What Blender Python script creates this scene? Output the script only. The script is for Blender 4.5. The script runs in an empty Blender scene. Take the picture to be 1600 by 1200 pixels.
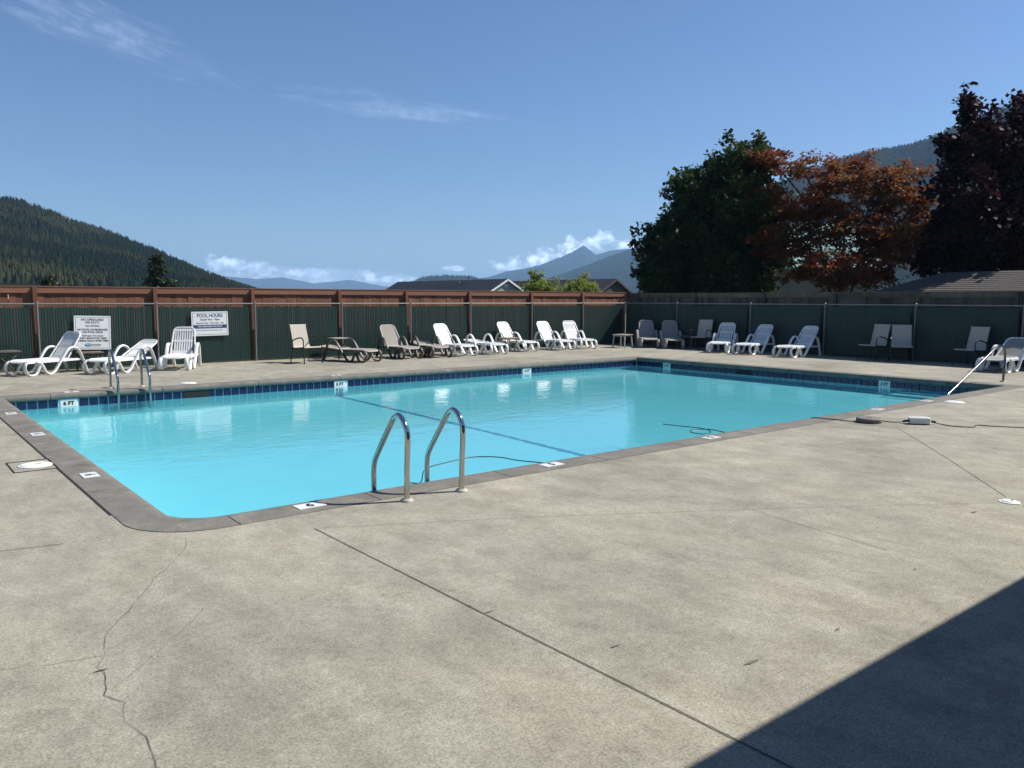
import bpy, math, random
import numpy as np
from mathutils import Vector, Matrix
S = bpy.context.scene
C = S.collection
R = math.radians
rnd = random.Random(7)

# ---------------------------------------------------------------- camera
cam_d = bpy.data.cameras.new('camera'); cam = bpy.data.objects.new('camera', cam_d); C.objects.link(cam)
S.camera = cam
cam_d.sensor_width = 36; cam_d.lens = 1249.3/1600*36; cam_d.clip_start = .05; cam_d.clip_end = 60000
yaw, pitch, roll = R(38.897), R(6.03), R(.149)
fw0 = Vector((math.sin(yaw), math.cos(yaw), 0)); rt = Vector((math.cos(yaw), -math.sin(yaw), 0)); up0 = Vector((0, 0, 1))
fw = fw0*math.cos(pitch) - up0*math.sin(pitch); up = fw0*math.sin(pitch) + up0*math.cos(pitch)
r2 = rt*math.cos(roll) + up*math.sin(roll); u2 = up*math.cos(roll) - rt*math.sin(roll)
M = Matrix((r2, u2, -fw)).transposed().to_4x4(); M.translation = Vector((-1.65, -5.9, 1.62))
cam.matrix_world = M

# ---------------------------------------------------------------- sun, sky, exposure
SUN_AZ = Vector((.902, -.431, 0)); SUN_EL = R(45)
sun_dir = (SUN_AZ.normalized()*math.cos(SUN_EL) + Vector((0, 0, math.sin(SUN_EL))))
sl = bpy.data.lights.new('sun', 'SUN'); sl.energy = 4.8; sl.angle = R(.5); sl.color = (1, .955, .88)
sun = bpy.data.objects.new('sun', sl); C.objects.link(sun); sun.location = (30, -20, 40)
sun.rotation_euler = sun_dir.to_track_quat('Z', 'Y').to_euler()
sl.cycles.is_caustics_light = True            # sunlight refracted by the pool water
W = bpy.data.worlds.new('World'); S.world = W; W.use_nodes = True
nt = W.node_tree; N = nt.nodes; Lk = nt.links
bg = N['Background']; bg.inputs[1].default_value = .061
sky = N.new('ShaderNodeTexSky'); sky.sky_type = 'NISHITA'; sky.sun_disc = False
sky.sun_elevation = SUN_EL; sky.sun_rotation = math.atan2(SUN_AZ.x, SUN_AZ.y)
sky.air_density = 1.0; sky.dust_density = .25; sky.ozone_density = 3.0; sky.altitude = 50
S.view_settings.view_transform = 'Standard'; S.view_settings.look = 'None'
S.view_settings.exposure = .58; S.view_settings.gamma = 1; S.view_settings.use_curve_mapping = False
S.cycles.use_denoising = True
S.cycles.max_bounces = 10; S.cycles.transparent_max_bounces = 16; S.cycles.volume_bounces = 1
S.cycles.caustics_refractive = True; S.cycles.caustics_reflective = False
S.cycles.sample_clamp_indirect = 6

# clouds in the sky, by direction: azimuth / elevation in degrees
def wm(op, a, b=None, c=None):
    n = N.new('ShaderNodeMath'); n.operation = op
    for i, x in enumerate((a, b, c)):
        if x is None: continue
        if isinstance(x, (int, float)): n.inputs[i].default_value = x
        else: Lk.new(x, n.inputs[i])
    return n.outputs[0]
def wsmooth(x, a, b):
    n = N.new('ShaderNodeMapRange'); n.interpolation_type = 'SMOOTHSTEP'
    Lk.new(x, n.inputs[0]); n.inputs[1].default_value = a; n.inputs[2].default_value = b
    return n.outputs[0]
tc = N.new('ShaderNodeTexCoord'); sx = N.new('ShaderNodeSeparateXYZ'); Lk.new(tc.outputs['Generated'], sx.inputs[0])
az = wm('MULTIPLY', wm('ARCTAN2', sx.outputs[1], sx.outputs[0]), 180/math.pi)
el = wm('MULTIPLY', wm('ARCSINE', sx.outputs[2]), 180/math.pi)
def wnoise(x, y, scale, detail=6, rough=.55, z=0):
    cb = N.new('ShaderNodeCombineXYZ'); Lk.new(x, cb.inputs[0]); Lk.new(y, cb.inputs[1]); cb.inputs[2].default_value = z
    n = N.new('ShaderNodeTexNoise'); n.inputs['Scale'].default_value = scale; n.inputs['Detail'].default_value = detail; n.inputs['Roughness'].default_value = rough
    Lk.new(cb.outputs[0], n.inputs[0]); return n.outputs[0]
def ell(a0, e0, ra, re):
    d = wm('ADD', wm('POWER', wm('ABSOLUTE', wm('DIVIDE', wm('SUBTRACT', az, a0), ra)), 2), wm('POWER', wm('ABSOLUTE', wm('DIVIDE', wm('SUBTRACT', el, e0), re)), 2))
    return wm('SUBTRACT', 1, d)
puff = wnoise(az, wm('MULTIPLY', el, 1.3), .9, 8, .6)
def cumulus(clouds):
    m = None
    for c in clouds:
        e = ell(*c); m = e if m is None else wm('MAXIMUM', m, e)
    v = wm('ADD', wm('MULTIPLY', wm('MAXIMUM', m, -1.5), .55), wm('MULTIPLY', wm('SUBTRACT', puff, .5), 2.6))
    return wsmooth(v, .02, .62)
cum = cumulus([(70.5, 2.3, 1.6, .75), (68.6, 2.0, 2.2, .55), (65.5, 1.7, 2.4, .45), (61.2, 1.75, 1.4, .45), (59.5, 1.4, 2.5, .25), (55.2, 2.2, .8, .22),
               (51.0, 2.4, 1.6, .7), (48.8, 2.8, 1.8, .9), (46.5, 3.6, 1.5, .8), (45.0, 4.1, 1.3, .8), (43.2, 3.7, 1.2, .6)])
low = wm('MULTIPLY', wsmooth(wm('ADD', ell(65, 1.2, 10, 1.1), wm('MULTIPLY', wm('SUBTRACT', wnoise(az, wm('MULTIPLY', el, 4), .35, 5), .5), 1.8)), 0, 1.0), .45)
# cirrus streaks
ca, sa = math.cos(R(-14)), math.sin(R(-14))
def cirrus(a0, e0, ang, la, lw, seed, amp):
    c_, s_ = math.cos(R(ang)), math.sin(R(ang))
    da = wm('SUBTRACT', az, a0); de = wm('SUBTRACT', el, e0)
    al = wm('ADD', wm('MULTIPLY', da, c_), wm('MULTIPLY', de, s_)); ac = wm('SUBTRACT', wm('MULTIPLY', de, c_), wm('MULTIPLY', da, s_))
    n = wnoise(wm('MULTIPLY', al, .35), wm('MULTIPLY', ac, 2.2), .55, 7, .62, seed)
    m = wm('SUBTRACT', 1, wm('ADD', wm('POWER', wm('ABSOLUTE', wm('DIVIDE', al, la)), 2), wm('POWER', wm('ABSOLUTE', wm('DIVIDE', ac, lw)), 2)))
    return wm('MULTIPLY', wsmooth(wm('ADD', wm('MULTIPLY', m, .5), wm('MULTIPLY', wm('SUBTRACT', n, .55), 2.2)), -.05, .9), amp)
cir = wm('MAXIMUM', cirrus(79.5, 17.0, 17, 12, 1.7, 3.1, .15), cirrus(59.5, 12.9, 4, 10.5, .9, 8.7, .13))
cloud = wm('MINIMUM', wm('MAXIMUM', wm('MAXIMUM', cum, low), cir), 1)
shade = wnoise(az, el, 1.6, 5, .5, 4.0)
cr = N.new('ShaderNodeMix'); cr.data_type = 'RGBA'; Lk.new(wsmooth(shade, .35, .65), cr.inputs['Factor'])
cr.inputs['A'].default_value = (11, 12, 14, 1); cr.inputs['B'].default_value = (22, 21.6, 21.2, 1)
mx = N.new('ShaderNodeMix'); mx.data_type = 'RGBA'; Lk.new(cloud, mx.inputs['Factor']); Lk.new(sky.outputs[0], mx.inputs['A']); Lk.new(cr.outputs['Result'], mx.inputs['B'])
tint = N.new('ShaderNodeMix'); tint.data_type = 'RGBA'; tint.blend_type = 'MULTIPLY'; tint.inputs['Factor'].default_value = 1
Lk.new(mx.outputs['Result'], tint.inputs['A']); tint.inputs['B'].default_value = (.86, .99, 1.20, 1); Lk.new(tint.outputs['Result'], bg.inputs[0])

# ---------------------------------------------------------------- helpers
def tag(o, label=None, cat=None, group=None, kind=None):
    if label: o['label'] = label
    if cat: o['category'] = cat
    if group: o['group'] = group
    if kind: o['kind'] = kind
    return o
def link(o, parent=None):
    C.objects.link(o)
    if parent is not None: o.parent = parent
    return o
def empty(name, loc=(0, 0, 0), rz=0):
    o = bpy.data.objects.new(name, None); o.empty_display_size = .2; link(o); o.location = loc; o.rotation_euler = (0, 0, rz); return o
class MB:
    def __init__(s): s.v = []; s.f = []
    def add(s, v, f):
        o = len(s.v); s.v += [tuple(x) for x in v]; s.f += [tuple(i+o for i in q) for q in f]; return s
    def box(s, c, d, m=None):
        x, y, z = d[0]/2, d[1]/2, d[2]/2
        v = [Vector(p) for p in ((-x,-y,-z),(x,-y,-z),(x,y,-z),(-x,y,-z),(-x,-y,z),(x,-y,z),(x,y,z),(-x,y,z))]
        if m is not None: v = [m @ p for p in v]
        return s.add([p+Vector(c) for p in v], [(3,2,1,0),(4,5,6,7),(0,1,5,4),(1,2,6,5),(2,3,7,6),(3,0,4,7)])
    def bar(s, a, b, w, h, upv=(0, 0, 1)):
        a, b = Vector(a), Vector(b); d = b-a; L = d.length; d.normalize(); sd = d.cross(Vector(upv))
        if sd.length < 1e-4: sd = d.cross(Vector((1, 0, 0)))
        sd.normalize(); u = sd.cross(d)
        return s.box((a+b)/2, (L, w, h), Matrix((d, sd, u)).transposed())
    def tube(s, path, ra, rb=None, n=8, side=None, cap=True):
        rb = rb or ra; P = [Vector(p) for p in path]; k = len(P); base = len(s.v)
        prev = None; V = []
        for i in range(k):
            t = (P[min(i+1, k-1)]-P[max(i-1, 0)]).normalized()
            if side is not None: a = Vector(side)
            elif prev is None: a = t.cross(Vector((0, 0, 1))) if abs(t.z) < .9 else t.cross(Vector((1, 0, 0)))
            else: a = prev
            a = (a - t*a.dot(t)).normalized(); prev = a; b = t.cross(a)
            for j in range(n):
                q = 2*math.pi*j/n; V.append(P[i]+a*(ra*math.cos(q))+b*(rb*math.sin(q)))
        F = [(i*n+j, i*n+(j+1) % n, (i+1)*n+(j+1) % n, (i+1)*n+j) for i in range(k-1) for j in range(n)]
        if cap: F += [tuple(range(n-1, -1, -1)), tuple((k-1)*n+j for j in range(n))]
        return s.add(V, F)
    def lathe(s, c, prof, n=20):
        V = [(c[0]+r*math.cos(2*math.pi*j/n), c[1]+r*math.sin(2*math.pi*j/n), c[2]+z) for r, z in prof for j in range(n)]
        k = len(prof); F = [(i*n+j, i*n+(j+1) % n, (i+1)*n+(j+1) % n, (i+1)*n+j) for i in range(k-1) for j in range(n)]
        F += [tuple(range(n-1, -1, -1)), tuple((k-1)*n+j for j in range(n))]
        return s.add(V, F)
    def prism(s, poly, z0, z1):
        n = len(poly); V = [(x, y, z0) for x, y in poly]+[(x, y, z1) for x, y in poly]
        return s.add(V, [tuple(range(n-1, -1, -1)), tuple(range(n, 2*n))]+[(i, (i+1) % n, n+(i+1) % n, n+i) for i in range(n)])
    def mesh(s, name, mat, smooth=False):
        me = bpy.data.meshes.new(name); me.from_pydata(s.v, [], s.f)
        if mat: me.materials.append(mat)
        if smooth:
            me.shade_smooth()
            try: me.set_sharp_from_angle(angle=R(40))
            except Exception: pass
        return me
    def build(s, name, mat, parent=None, smooth=False, loc=None):
        o = bpy.data.objects.new(name, s.mesh(name, mat, smooth)); link(o, parent)
        if loc: o.location = loc
        return o
def inst(name, me, parent=None, loc=(0, 0, 0), rz=0):
    o = bpy.data.objects.new(name, me); link(o, parent); o.location = loc; o.rotation_euler = (0, 0, rz); return o
def copy_tree(o, parent=None):
    c = o.copy(); C.objects.link(c); c.parent = parent
    for ch in list(o.children): copy_tree(ch, c)
    return c
def smooth_path(pts, k=6):
    P = [Vector(p) for p in pts]; out = []
    for i in range(len(P)-1):
        p0, p1, p2, p3 = P[max(i-1, 0)], P[i], P[i+1], P[min(i+2, len(P)-1)]
        for j in range(k):
            t = j/k
            out.append(.5*((2*p1)+(p2-p0)*t+(2*p0-5*p1+4*p2-p3)*t*t+(3*p1-p0-3*p2+p3)*t**3))
    out.append(P[-1]); return out

# ---------------------------------------------------------------- materials
def mat(name, col, rough=.7, metal=0, spec=None):
    m = bpy.data.materials.new(name); m.use_nodes = True; b = m.node_tree.nodes['Principled BSDF']
    b.inputs['Base Color'].default_value = (*col, 1); b.inputs['Roughness'].default_value = rough; b.inputs['Metallic'].default_value = metal
    if spec is not None: b.inputs['Specular IOR Level'].default_value = spec
    return m
class NT:
    def __init__(s, m): s.t = m.node_tree; s.n = s.t.nodes; s.l = s.t.links; s.b = s.n.get('Principled BSDF'); s.tc = s.n.new('ShaderNodeTexCoord')
    def noise(s, scale, detail=4, rough=.5, vec=None, stretch=None, space='Object'):
        n = s.n.new('ShaderNodeTexNoise'); n.inputs['Scale'].default_value = scale; n.inputs['Detail'].default_value = detail; n.inputs['Roughness'].default_value = rough
        v = s.tc.outputs[space]
        if stretch:
            mp = s.n.new('ShaderNodeMapping'); mp.inputs['Scale'].default_value = stretch[:3]
            if len(stretch) > 3: mp.inputs['Rotation'].default_value = (0, 0, stretch[3])
            s.l.new(v, mp.inputs[0]); v = mp.outputs[0]
        s.l.new(v, n.inputs[0]); return n.outputs[0]
    def ramp(s, x, stops):
        n = s.n.new('ShaderNodeValToRGB'); e = n.color_ramp.elements
        while len(e) < len(stops): e.new(.5)
        for q, (p, c) in zip(e, stops): q.position = p; q.color = (*c, 1) if len(c) == 3 else c
        s.l.new(x, n.inputs[0]); return n.outputs[0]
    def mix(s, f, a, b, mode='MIX'):
        n = s.n.new('ShaderNodeMix'); n.data_type = 'RGBA'; n.blend_type = mode
        for k, x in (('Factor', f), ('A', a), ('B', b)):
            if isinstance(x, (int, float)): n.inputs[k].default_value = x
            elif isinstance(x, tuple): n.inputs[k].default_value = (*x, 1)
            else: s.l.new(x, n.inputs[k])
        return n.outputs['Result']
    def rand(s): return s.n.new('ShaderNodeObjectInfo').outputs['Random']
    def col(s, x): s.l.new(x, s.b.inputs['Base Color'])
    def bump(s, h, strength=.3, dist=.01):
        n = s.n.new('ShaderNodeBump'); n.inputs['Strength'].default_value = strength; n.inputs['Distance'].default_value = dist
        s.l.new(h, n.inputs['Height']); s.l.new(n.outputs[0], s.b.inputs['Normal'])
g3 = lambda v: (v, v, v)
def var_mat(name, a, b, scale=3, rough=.75, metal=0, bump=0, stretch=None, detail=5, spec=None):
    m = mat(name, a, rough, metal, spec); t = NT(m); n = t.noise(scale, detail, .6, stretch=stretch)
    t.col(t.ramp(n, [(.3, a), (.7, b)]))
    if bump: t.bump(n, bump, .01)
    return m
# deck concrete: mottled, sandy, weathered patches and rust-pink blushes
m_deck = mat('deck_concrete', (.3, .27, .22), .9, spec=.25); t = NT(m_deck)
big = t.noise(.55, 6, .62); mid = t.noise(3.4, 9, .74, stretch=(1, .6, 1, .5)); fine = t.noise(85, 3, .8); grit = t.noise(24, 6, .8); pale = t.noise(1.3, 8, .72, stretch=(.8, 1.3, 1, -.4))
c = t.ramp(mid, [(.26, (.205, .188, .147)), (.5, (.300, .278, .219)), (.76, (.40, .374, .302))])
c = t.mix(.8, c, t.ramp(big, [(.3, g3(.74)), (.5, g3(1.0)), (.72, (1.2, 1.17, 1.12))]), 'MULTIPLY')
c = t.mix(t.ramp(pale, [(.60, g3(0)), (.76, g3(.5))]), c, (.45, .42, .345))
c = t.mix(.75, c, t.ramp(grit, [(.3, g3(.66)), (.52, g3(1.02)), (.75, g3(1.25))]), 'MULTIPLY')
c = t.mix(.85, c, t.ramp(fine, [(.33, g3(.52)), (.5, g3(1.0)), (.67, g3(1.36))]), 'MULTIPLY')
st1 = t.noise(.42, 7, .7, stretch=(1, 1.8, 1, .9)); st2 = t.noise(1.1, 9, .78)
c = t.mix(.9, c, t.ramp(st1, [(.34, g3(.74)), (.47, g3(1.0)), (.62, g3(1.02)), (.74, g3(1.13))]), 'MULTIPLY')
c = t.mix(t.ramp(st2, [(.60, g3(0)), (.70, g3(.45))]), c, (.40, .375, .345))
t.col(c); t.bump(t.mix(.5, fine, grit), .35, .004)
m_joint = mat('joint_filler', (.022, .018, .016), .9)
m_crack = mat('crack_dark', (.05, .043, .035), .95)
m_stain = var_mat('damp_stain', (.10, .088, .07), (.2, .18, .15), 9, .85)
m_coping = mat('coping_concrete', (.16, .155, .14), .85, spec=.3); t = NT(m_coping)
n1 = t.noise(3.2, 7, .7); n2 = t.noise(60, 4, .7); n3 = t.noise(9, 5, .7, stretch=(1, 1, 1))
c = t.ramp(n1, [(.3, (.125, .118, .102)), (.55, (.185, .172, .147)), (.75, (.265, .242, .205))])
c = t.mix(t.ramp(n3, [(.62, g3(0)), (.74, g3(.55))]), c, (.29, .21, .17))
c = t.mix(.7, c, t.ramp(n2, [(.3, g3(.7)), (.7, g3(1.25))]), 'MULTIPLY'); t.col(c); t.bump(n2, .3, .004)
m_tile = var_mat('blue_tile', (.007, .011, .045), (.016, .024, .085), 5, .15, spec=.5)
m_grout = mat('tile_grout', (.5, .52, .52), .8)
m_white_tile = mat('white_tile', (.75, .75, .73), .25)
m_black = mat('black_print', (.012, .012, .013), .6)
m_plaster = var_mat('pool_plaster', (.72, .91, .95), (.80, .95, .97), 1.2, .8)
m_line = mat('floor_line_tile', (.10, .32, .50), .5)
m_mouth_shade = mat('mouth_shade', (.01, .012, .014), .8)  # solid dark colour painted in for the shade inside the skimmer openings
# water: real refraction, wavelets
m_water = mat('pool_water', (.255, .885, .99), 0); b = m_water.node_tree.nodes['Principled BSDF']
b.inputs['Transmission Weight'].default_value = 1; b.inputs['IOR'].default_value = 1.333; t = NT(m_water)
w1 = t.noise(1.7, 3, .5, stretch=(1, 1.6, 1, .3)); w2 = t.noise(5.5, 3, .5, stretch=(1, 1.5, 1, -.2))
t.bump(t.mix(.35, w1, w2), .14, .06)
m_steel = var_mat('stainless_steel', (.46, .45, .43), (.56, .55, .53), 12, .08, 1)
m_rail_dull = var_mat('dull_steel', (.13, .125, .115), (.18, .175, .165), 10, .16, 1)
m_flange = var_mat('flange_beige', (.36, .34, .29), (.44, .42, .36), 8, .55)
m_galv = var_mat('galvanised_pipe', (.15, .15, .145), (.21, .21, .20), 20, .5, .3)
m_wire = mat('chain_wire', (.06, .105, .09), .5)
m_slat = var_mat('green_slat', (.005, .028, .022), (.011, .046, .036), .8, .5, stretch=(6, 6, .6))
m_brown = mat('brown_stained_wood', (.13, .05, .03), .8); t = NT(m_brown)
n1 = t.noise(1.0, 6, .7, stretch=(7, 7, .6)); n2 = t.noise(.6, 3)
c = t.ramp(n1, [(.25, (.125, .043, .020)), (.55, (.195, .074, .036)), (.8, (.25, .108, .058))]); c = t.mix(.6, c, t.ramp(n2, [(.3, g3(.8)), (.7, g3(1.15))]), 'MULTIPLY'); c = t.mix(1, c, t.ramp(t.rand(), [(0, g3(.78)), (1, g3(1.3))]), 'MULTIPLY'); t.col(c); t.bump(n1, .3, .004)
m_brown_rail = mat('brown_stained_rail', (.18, .075, .045), .75); t = NT(m_brown_rail)
n1 = t.noise(1.0, 7, .75, stretch=(.5, 8, 8)); c = t.ramp(n1, [(.25, (.155, .060, .032)), (.6, (.22, .095, .052)), (.82, (.33, .20, .14))]); t.col(c); t.bump(n1, .3, .004)
m_grey = mat('weathered_wood', (.17, .15, .12), .9); t = NT(m_grey)
n1 = t.noise(1.0, 7, .75, stretch=(8, 8, .7)); n2 = t.noise(1.4, 3)
c = t.ramp(n1, [(.25, (.06, .049, .037)), (.55, (.12, .10, .077)), (.8, (.19, .163, .127))]); c = t.mix(.7, c, t.ramp(n2, [(.3, g3(.65)), (.7, g3(1.2))]), 'MULTIPLY'); c = t.mix(1, c, t.ramp(t.rand(), [(0, g3(.55)), (.5, g3(.9)), (1, g3(1.35))]), 'MULTIPLY'); t.col(c); t.bump(n1, .4, .005)
m_white = var_mat('white_resin', (.66, .66, .63), (.80, .80, .79), 7, .45, detail=8)
m_bronze = mat('dark_bronze_frame', (.022, .018, .015), .45)
m_brownframe = var_mat('brown_resin', (.055, .043, .035), (.08, .063, .052), 8, .5)
m_sling = mat('beige_sling', (.46, .42, .35), .85); t = NT(m_sling); w = t.noise(220, 2, .6); t.col(t.ramp(w, [(.3, (.36, .325, .27)), (.7, (.52, .475, .40))]))
m_taupe = mat('taupe_sling', (.26, .235, .205), .85); t = NT(m_taupe); w = t.noise(220, 2, .6); t.col(t.ramp(w, [(.3, (.22, .2, .175)), (.7, (.33, .30, .26))]))
m_tabletop = var_mat('tabletop_taupe', (.30, .27, .23), (.38, .35, .30), 8, .6)
m_sign = var_mat('sign_white', (.70, .71, .71), (.76, .77, .77), 2, .45)
m_ink = mat('sign_ink', (.05, .05, .06), .6); m_navy = mat('sign_navy', (.025, .06, .17), .55); m_teal_ink = mat('sign_teal', (.03, .16, .26), .55)
m_lid = mat('white_lid', (.74, .74, .71), .5)
m_cable = mat('black_cable', (.012, .012, .013), .5)
m_puck = var_mat('grey_brown_plastic', (.13, .115, .10), (.19, .17, .15), 14, .7)
m_red = mat('red_cord', (.35, .03, .03), .6)
m_bark = var_mat('bark', (.05, .038, .028), (.10, .08, .06), 6, .95, stretch=(4, 4, .6), bump=.5)
def leafmat(name, a, b, c3, sc=1.2, trans=.35, spec=.2):
    m = bpy.data.materials.new(name); m.use_nodes = True; t = NT(m); t.n.remove(t.b)
    n = t.noise(sc, 3, .6); n2 = t.noise(14, 2, .6)
    col = t.mix(.55, t.ramp(n, [(.3, a), (.5, b), (.66, c3)]), t.ramp(n2, [(.3, g3(.55)), (.7, g3(1.5))]), 'MULTIPLY')
    d = t.n.new('ShaderNodeBsdfPrincipled'); d.inputs['Roughness'].default_value = .55; d.inputs['Specular IOR Level'].default_value = spec
    tr = t.n.new('ShaderNodeBsdfTranslucent'); ms = t.n.new('ShaderNodeMixShader'); ms.inputs[0].default_value = trans
    t.l.new(col, d.inputs['Base Color']); t.l.new(col, tr.inputs[0]); t.l.new(d.outputs[0], ms.inputs[1]); t.l.new(tr.outputs[0], ms.inputs[2])
    t.l.new(ms.outputs[0], t.n['Material Output'].inputs[0]); return m
m_leaf_green = leafmat('green_leaf', (.020, .038, .011), (.034, .058, .015), (.07, .095, .024), 1.2, .42)
m_leaf_red = leafmat('red_maple_leaf', (.165, .030, .016), (.205, .072, .026), (.150, .105, .032), 1.0, .45)
m_leaf_purple = leafmat('purple_leaf', (.016, .007, .009), (.024, .010, .012), (.040, .016, .015), spec=.08)
m_leaf_lime = leafmat('lime_leaf', (.15, .20, .035), (.23, .28, .05), (.32, .34, .09), 2.5, .5)
m_leaf_con = leafmat('conifer_needle', (.018, .03, .012), (.03, .045, .018), (.06, .065, .03), 2, .15)
m_forest = leafmat('forest_needle', (.007, .013, .006), (.013, .020, .008), (.050, .050, .017), .014, .05, 0)
m_hill = var_mat('forest_floor', (.007, .011, .006), (.014, .018, .009), .02, .95, spec=0)
m_mount = var_mat('mountain_forest', (.006, .012, .010), (.016, .024, .019), .012, .95, detail=8, spec=0)  # albedo lowered to stand in for the mountain's shaded side
m_ground = var_mat('grass_ground', (.05, .065, .025), (.11, .11, .055), .35, .95)
m_roof_black = mat('black_metal_roof', (.022, .022, .024), .5, 0)
m_trim = mat('white_trim', (.74, .74, .72), .6); m_siding = mat('pale_siding', (.36, .36, .32), .7); m_dark_shade_board = mat('dark_shade_board', (.05, .042, .033), .8)  # dark board: second home's gable shade put into the colour; shed wall reuses it
m_shingle = var_mat('grey_shingle', (.055, .047, .041), (.11, .095, .082), 16, .95, detail=6)  # darkened to carry tree shade on the shed roof; clubhouse roof shares it
m_teal = var_mat('pale_teal_metal', (.20, .31, .285), (.27, .38, .355), 3, .4)
m_beige = var_mat('beige_wall', (.20, .19, .155), (.26, .245, .20), 2, .85)
m_greenroof = mat('green_metal_roof', (.02, .06, .045), .5)
m_stucco = var_mat('clubhouse_stucco', (.36, .34, .30), (.44, .42, .37), 5, .9)

# ---------------------------------------------------------------- ground, deck
PL, PW = 15.27, 9.44                # pool length (x) and width (y)
CW = .30                            # coping width
mb = MB(); G = 9000
for x0, y0, x1, y1 in ((-G, -G, G, 0), (-G, PW, G, G), (-G, 0, 0, PW), (PL, 0, G, PW)): mb.add([(x0, y0, -.11), (x1, y0, -.11), (x1, y1, -.11), (x0, y1, -.11)], [(0, 1, 2, 3)])
tag(mb.build('ground', m_ground), kind='structure')
def arc(cx, cy, r, a0, a1, n=10): return [(cx+r*math.cos(R(a0+(a1-a0)*i/n)), cy+r*math.sin(R(a0+(a1-a0)*i/n))) for i in range(n+1)]
RI, RO = .36, .55                   # rounded near-left corner: inner and outer radius
mb = MB()
X0, X1, Y0, Y1 = -14, 20.95, -11, 15.3
a, bb_, c_, d_ = -CW, PL+CW, -CW, PW+CW
def sheet(poly): mb.add([(x, y, 0) for x, y in poly], [tuple(range(len(poly)))])
sheet([(X0, Y0), (X1, Y0), (X1, c_), (X0, c_)]); sheet([(X0, d_), (X1, d_), (X1, Y1), (X0, Y1)])
sheet([(X0, c_), (a, c_), (a, d_), (X0, d_)]); sheet([(bb_, c_), (X1, c_), (X1, d_), (bb_, d_)])
sheet([(a, c_)] + arc(a+RO, c_+RO, RO, 270, 180))
mb.add([(X0, Y0, -.109), (X1, Y0, -.109), (X1, Y0, 0), (X0, Y0, 0)], [(0, 1, 2, 3)])
deck = tag(mb.build('pool_deck', m_deck), kind='structure')
def strip(pts, w, z=.004, jag=0):
    """thin flat band along a polyline"""
    m = MB(); P = [Vector((x, y, 0)) for x, y in pts]; V = []
    for i, p in enumerate(P):
        tt = (P[min(i+1, len(P)-1)]-P[max(i-1, 0)]).normalized(); s_ = Vector((-tt.y, tt.x, 0)); k = w*(1+jag*rnd.uniform(-.7, 1))/2
        V += [p+s_*k+Vector((0, 0, z)), p-s_*k+Vector((0, 0, z))]
    m.add(V, [(2*i, 2*i+1, 2*i+3, 2*i+2) for i in range(len(P)-1)]); return m
for pts, w in (([(.735, -.72), (.745, -2.6), (.76, -4.4), (.77, -10.9)], .0065), ([(.77, -.74), (2.06, -1.40), (3.83, -2.46), (5.36, -3.45)], .0028), ([(8.56, -1.1), (7.0, -2.36), (5.62, -3.42)], .005),
               ([(5.40, -3.62), (4.9, -4.6), (3.6, -7.2)], .010), ([(-3.2, .55), (-1.05, .05), (-.72, -.02)], .006), ([(-.31, .55), (-.31, 2.72)], .016), ([(-.31, 3.28), (-.31, 6.9), (-.31, 9.5)], .014), ([(3.56, -2.6), (3.44, -3.5)], .004)):
    strip(pts, w).build('joint', m_joint, deck)
def crack(pts, w):
    out = []
    for i in range(len(pts)-1):
        (x0, y0), (x1, y1) = pts[i], pts[i+1]; k = max(2, int(math.hypot(x1-x0, y1-y0)/.05))
        for j in range(k): out.append((x0+(x1-x0)*j/k+rnd.uniform(-.007, .007), y0+(y1-y0)*j/k+rnd.uniform(-.007, .007)))
    strip(out+[pts[-1]], w, .0035, 1).build('crack', m_crack, deck)
crack([(-.03, -.35), (-.12, -.62), (-.29, -.89), (-.44, -1.1), (-.66, -1.49), (-.77, -1.66), (-.84, -1.78), (-.90, -2.02), (-.95, -2.13), (-.94, -2.25), (-.98, -2.42), (-.94, -2.54), (-.98, -2.7), (-.93, -2.86), (-.96, -3.1), (-.90, -3.5)], .0017)
crack([(-1.29, -1.89), (-1.1, -1.97), (-.9, -2.02)], .0016); crack([(-.96, -2.4), (-.75, -2.18), (-.46, -1.86), (-.36, -1.72)], .0009)
for x, y, r_ in ((-.945, -2.17, .016), (-.5, -1.2, .009), (.75, -2.58, .011), (.78, -2.7, .02), (3.2, -3.78, .012), (1.0, -3.4, .02), (2.0, -3.95, .02), (1.35, -3.9, .03), (4.9, -3.45, .035), (3.9, -3.2, .01)):
    n_ = 9; an = rnd.uniform(0, 3)
    m = MB(); m.add([(x+r_*(2.2 if rnd.random() > .6 else 1)*math.cos(2*math.pi*i/n_)*rnd.uniform(.6, 1.1), y+r_*math.sin(2*math.pi*i/n_)*rnd.uniform(.2, .45), .0042) for i in range(n_)], [tuple(range(n_))])
    m.build('stain', m_stain if r_ > .017 else m_crack, deck)

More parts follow.
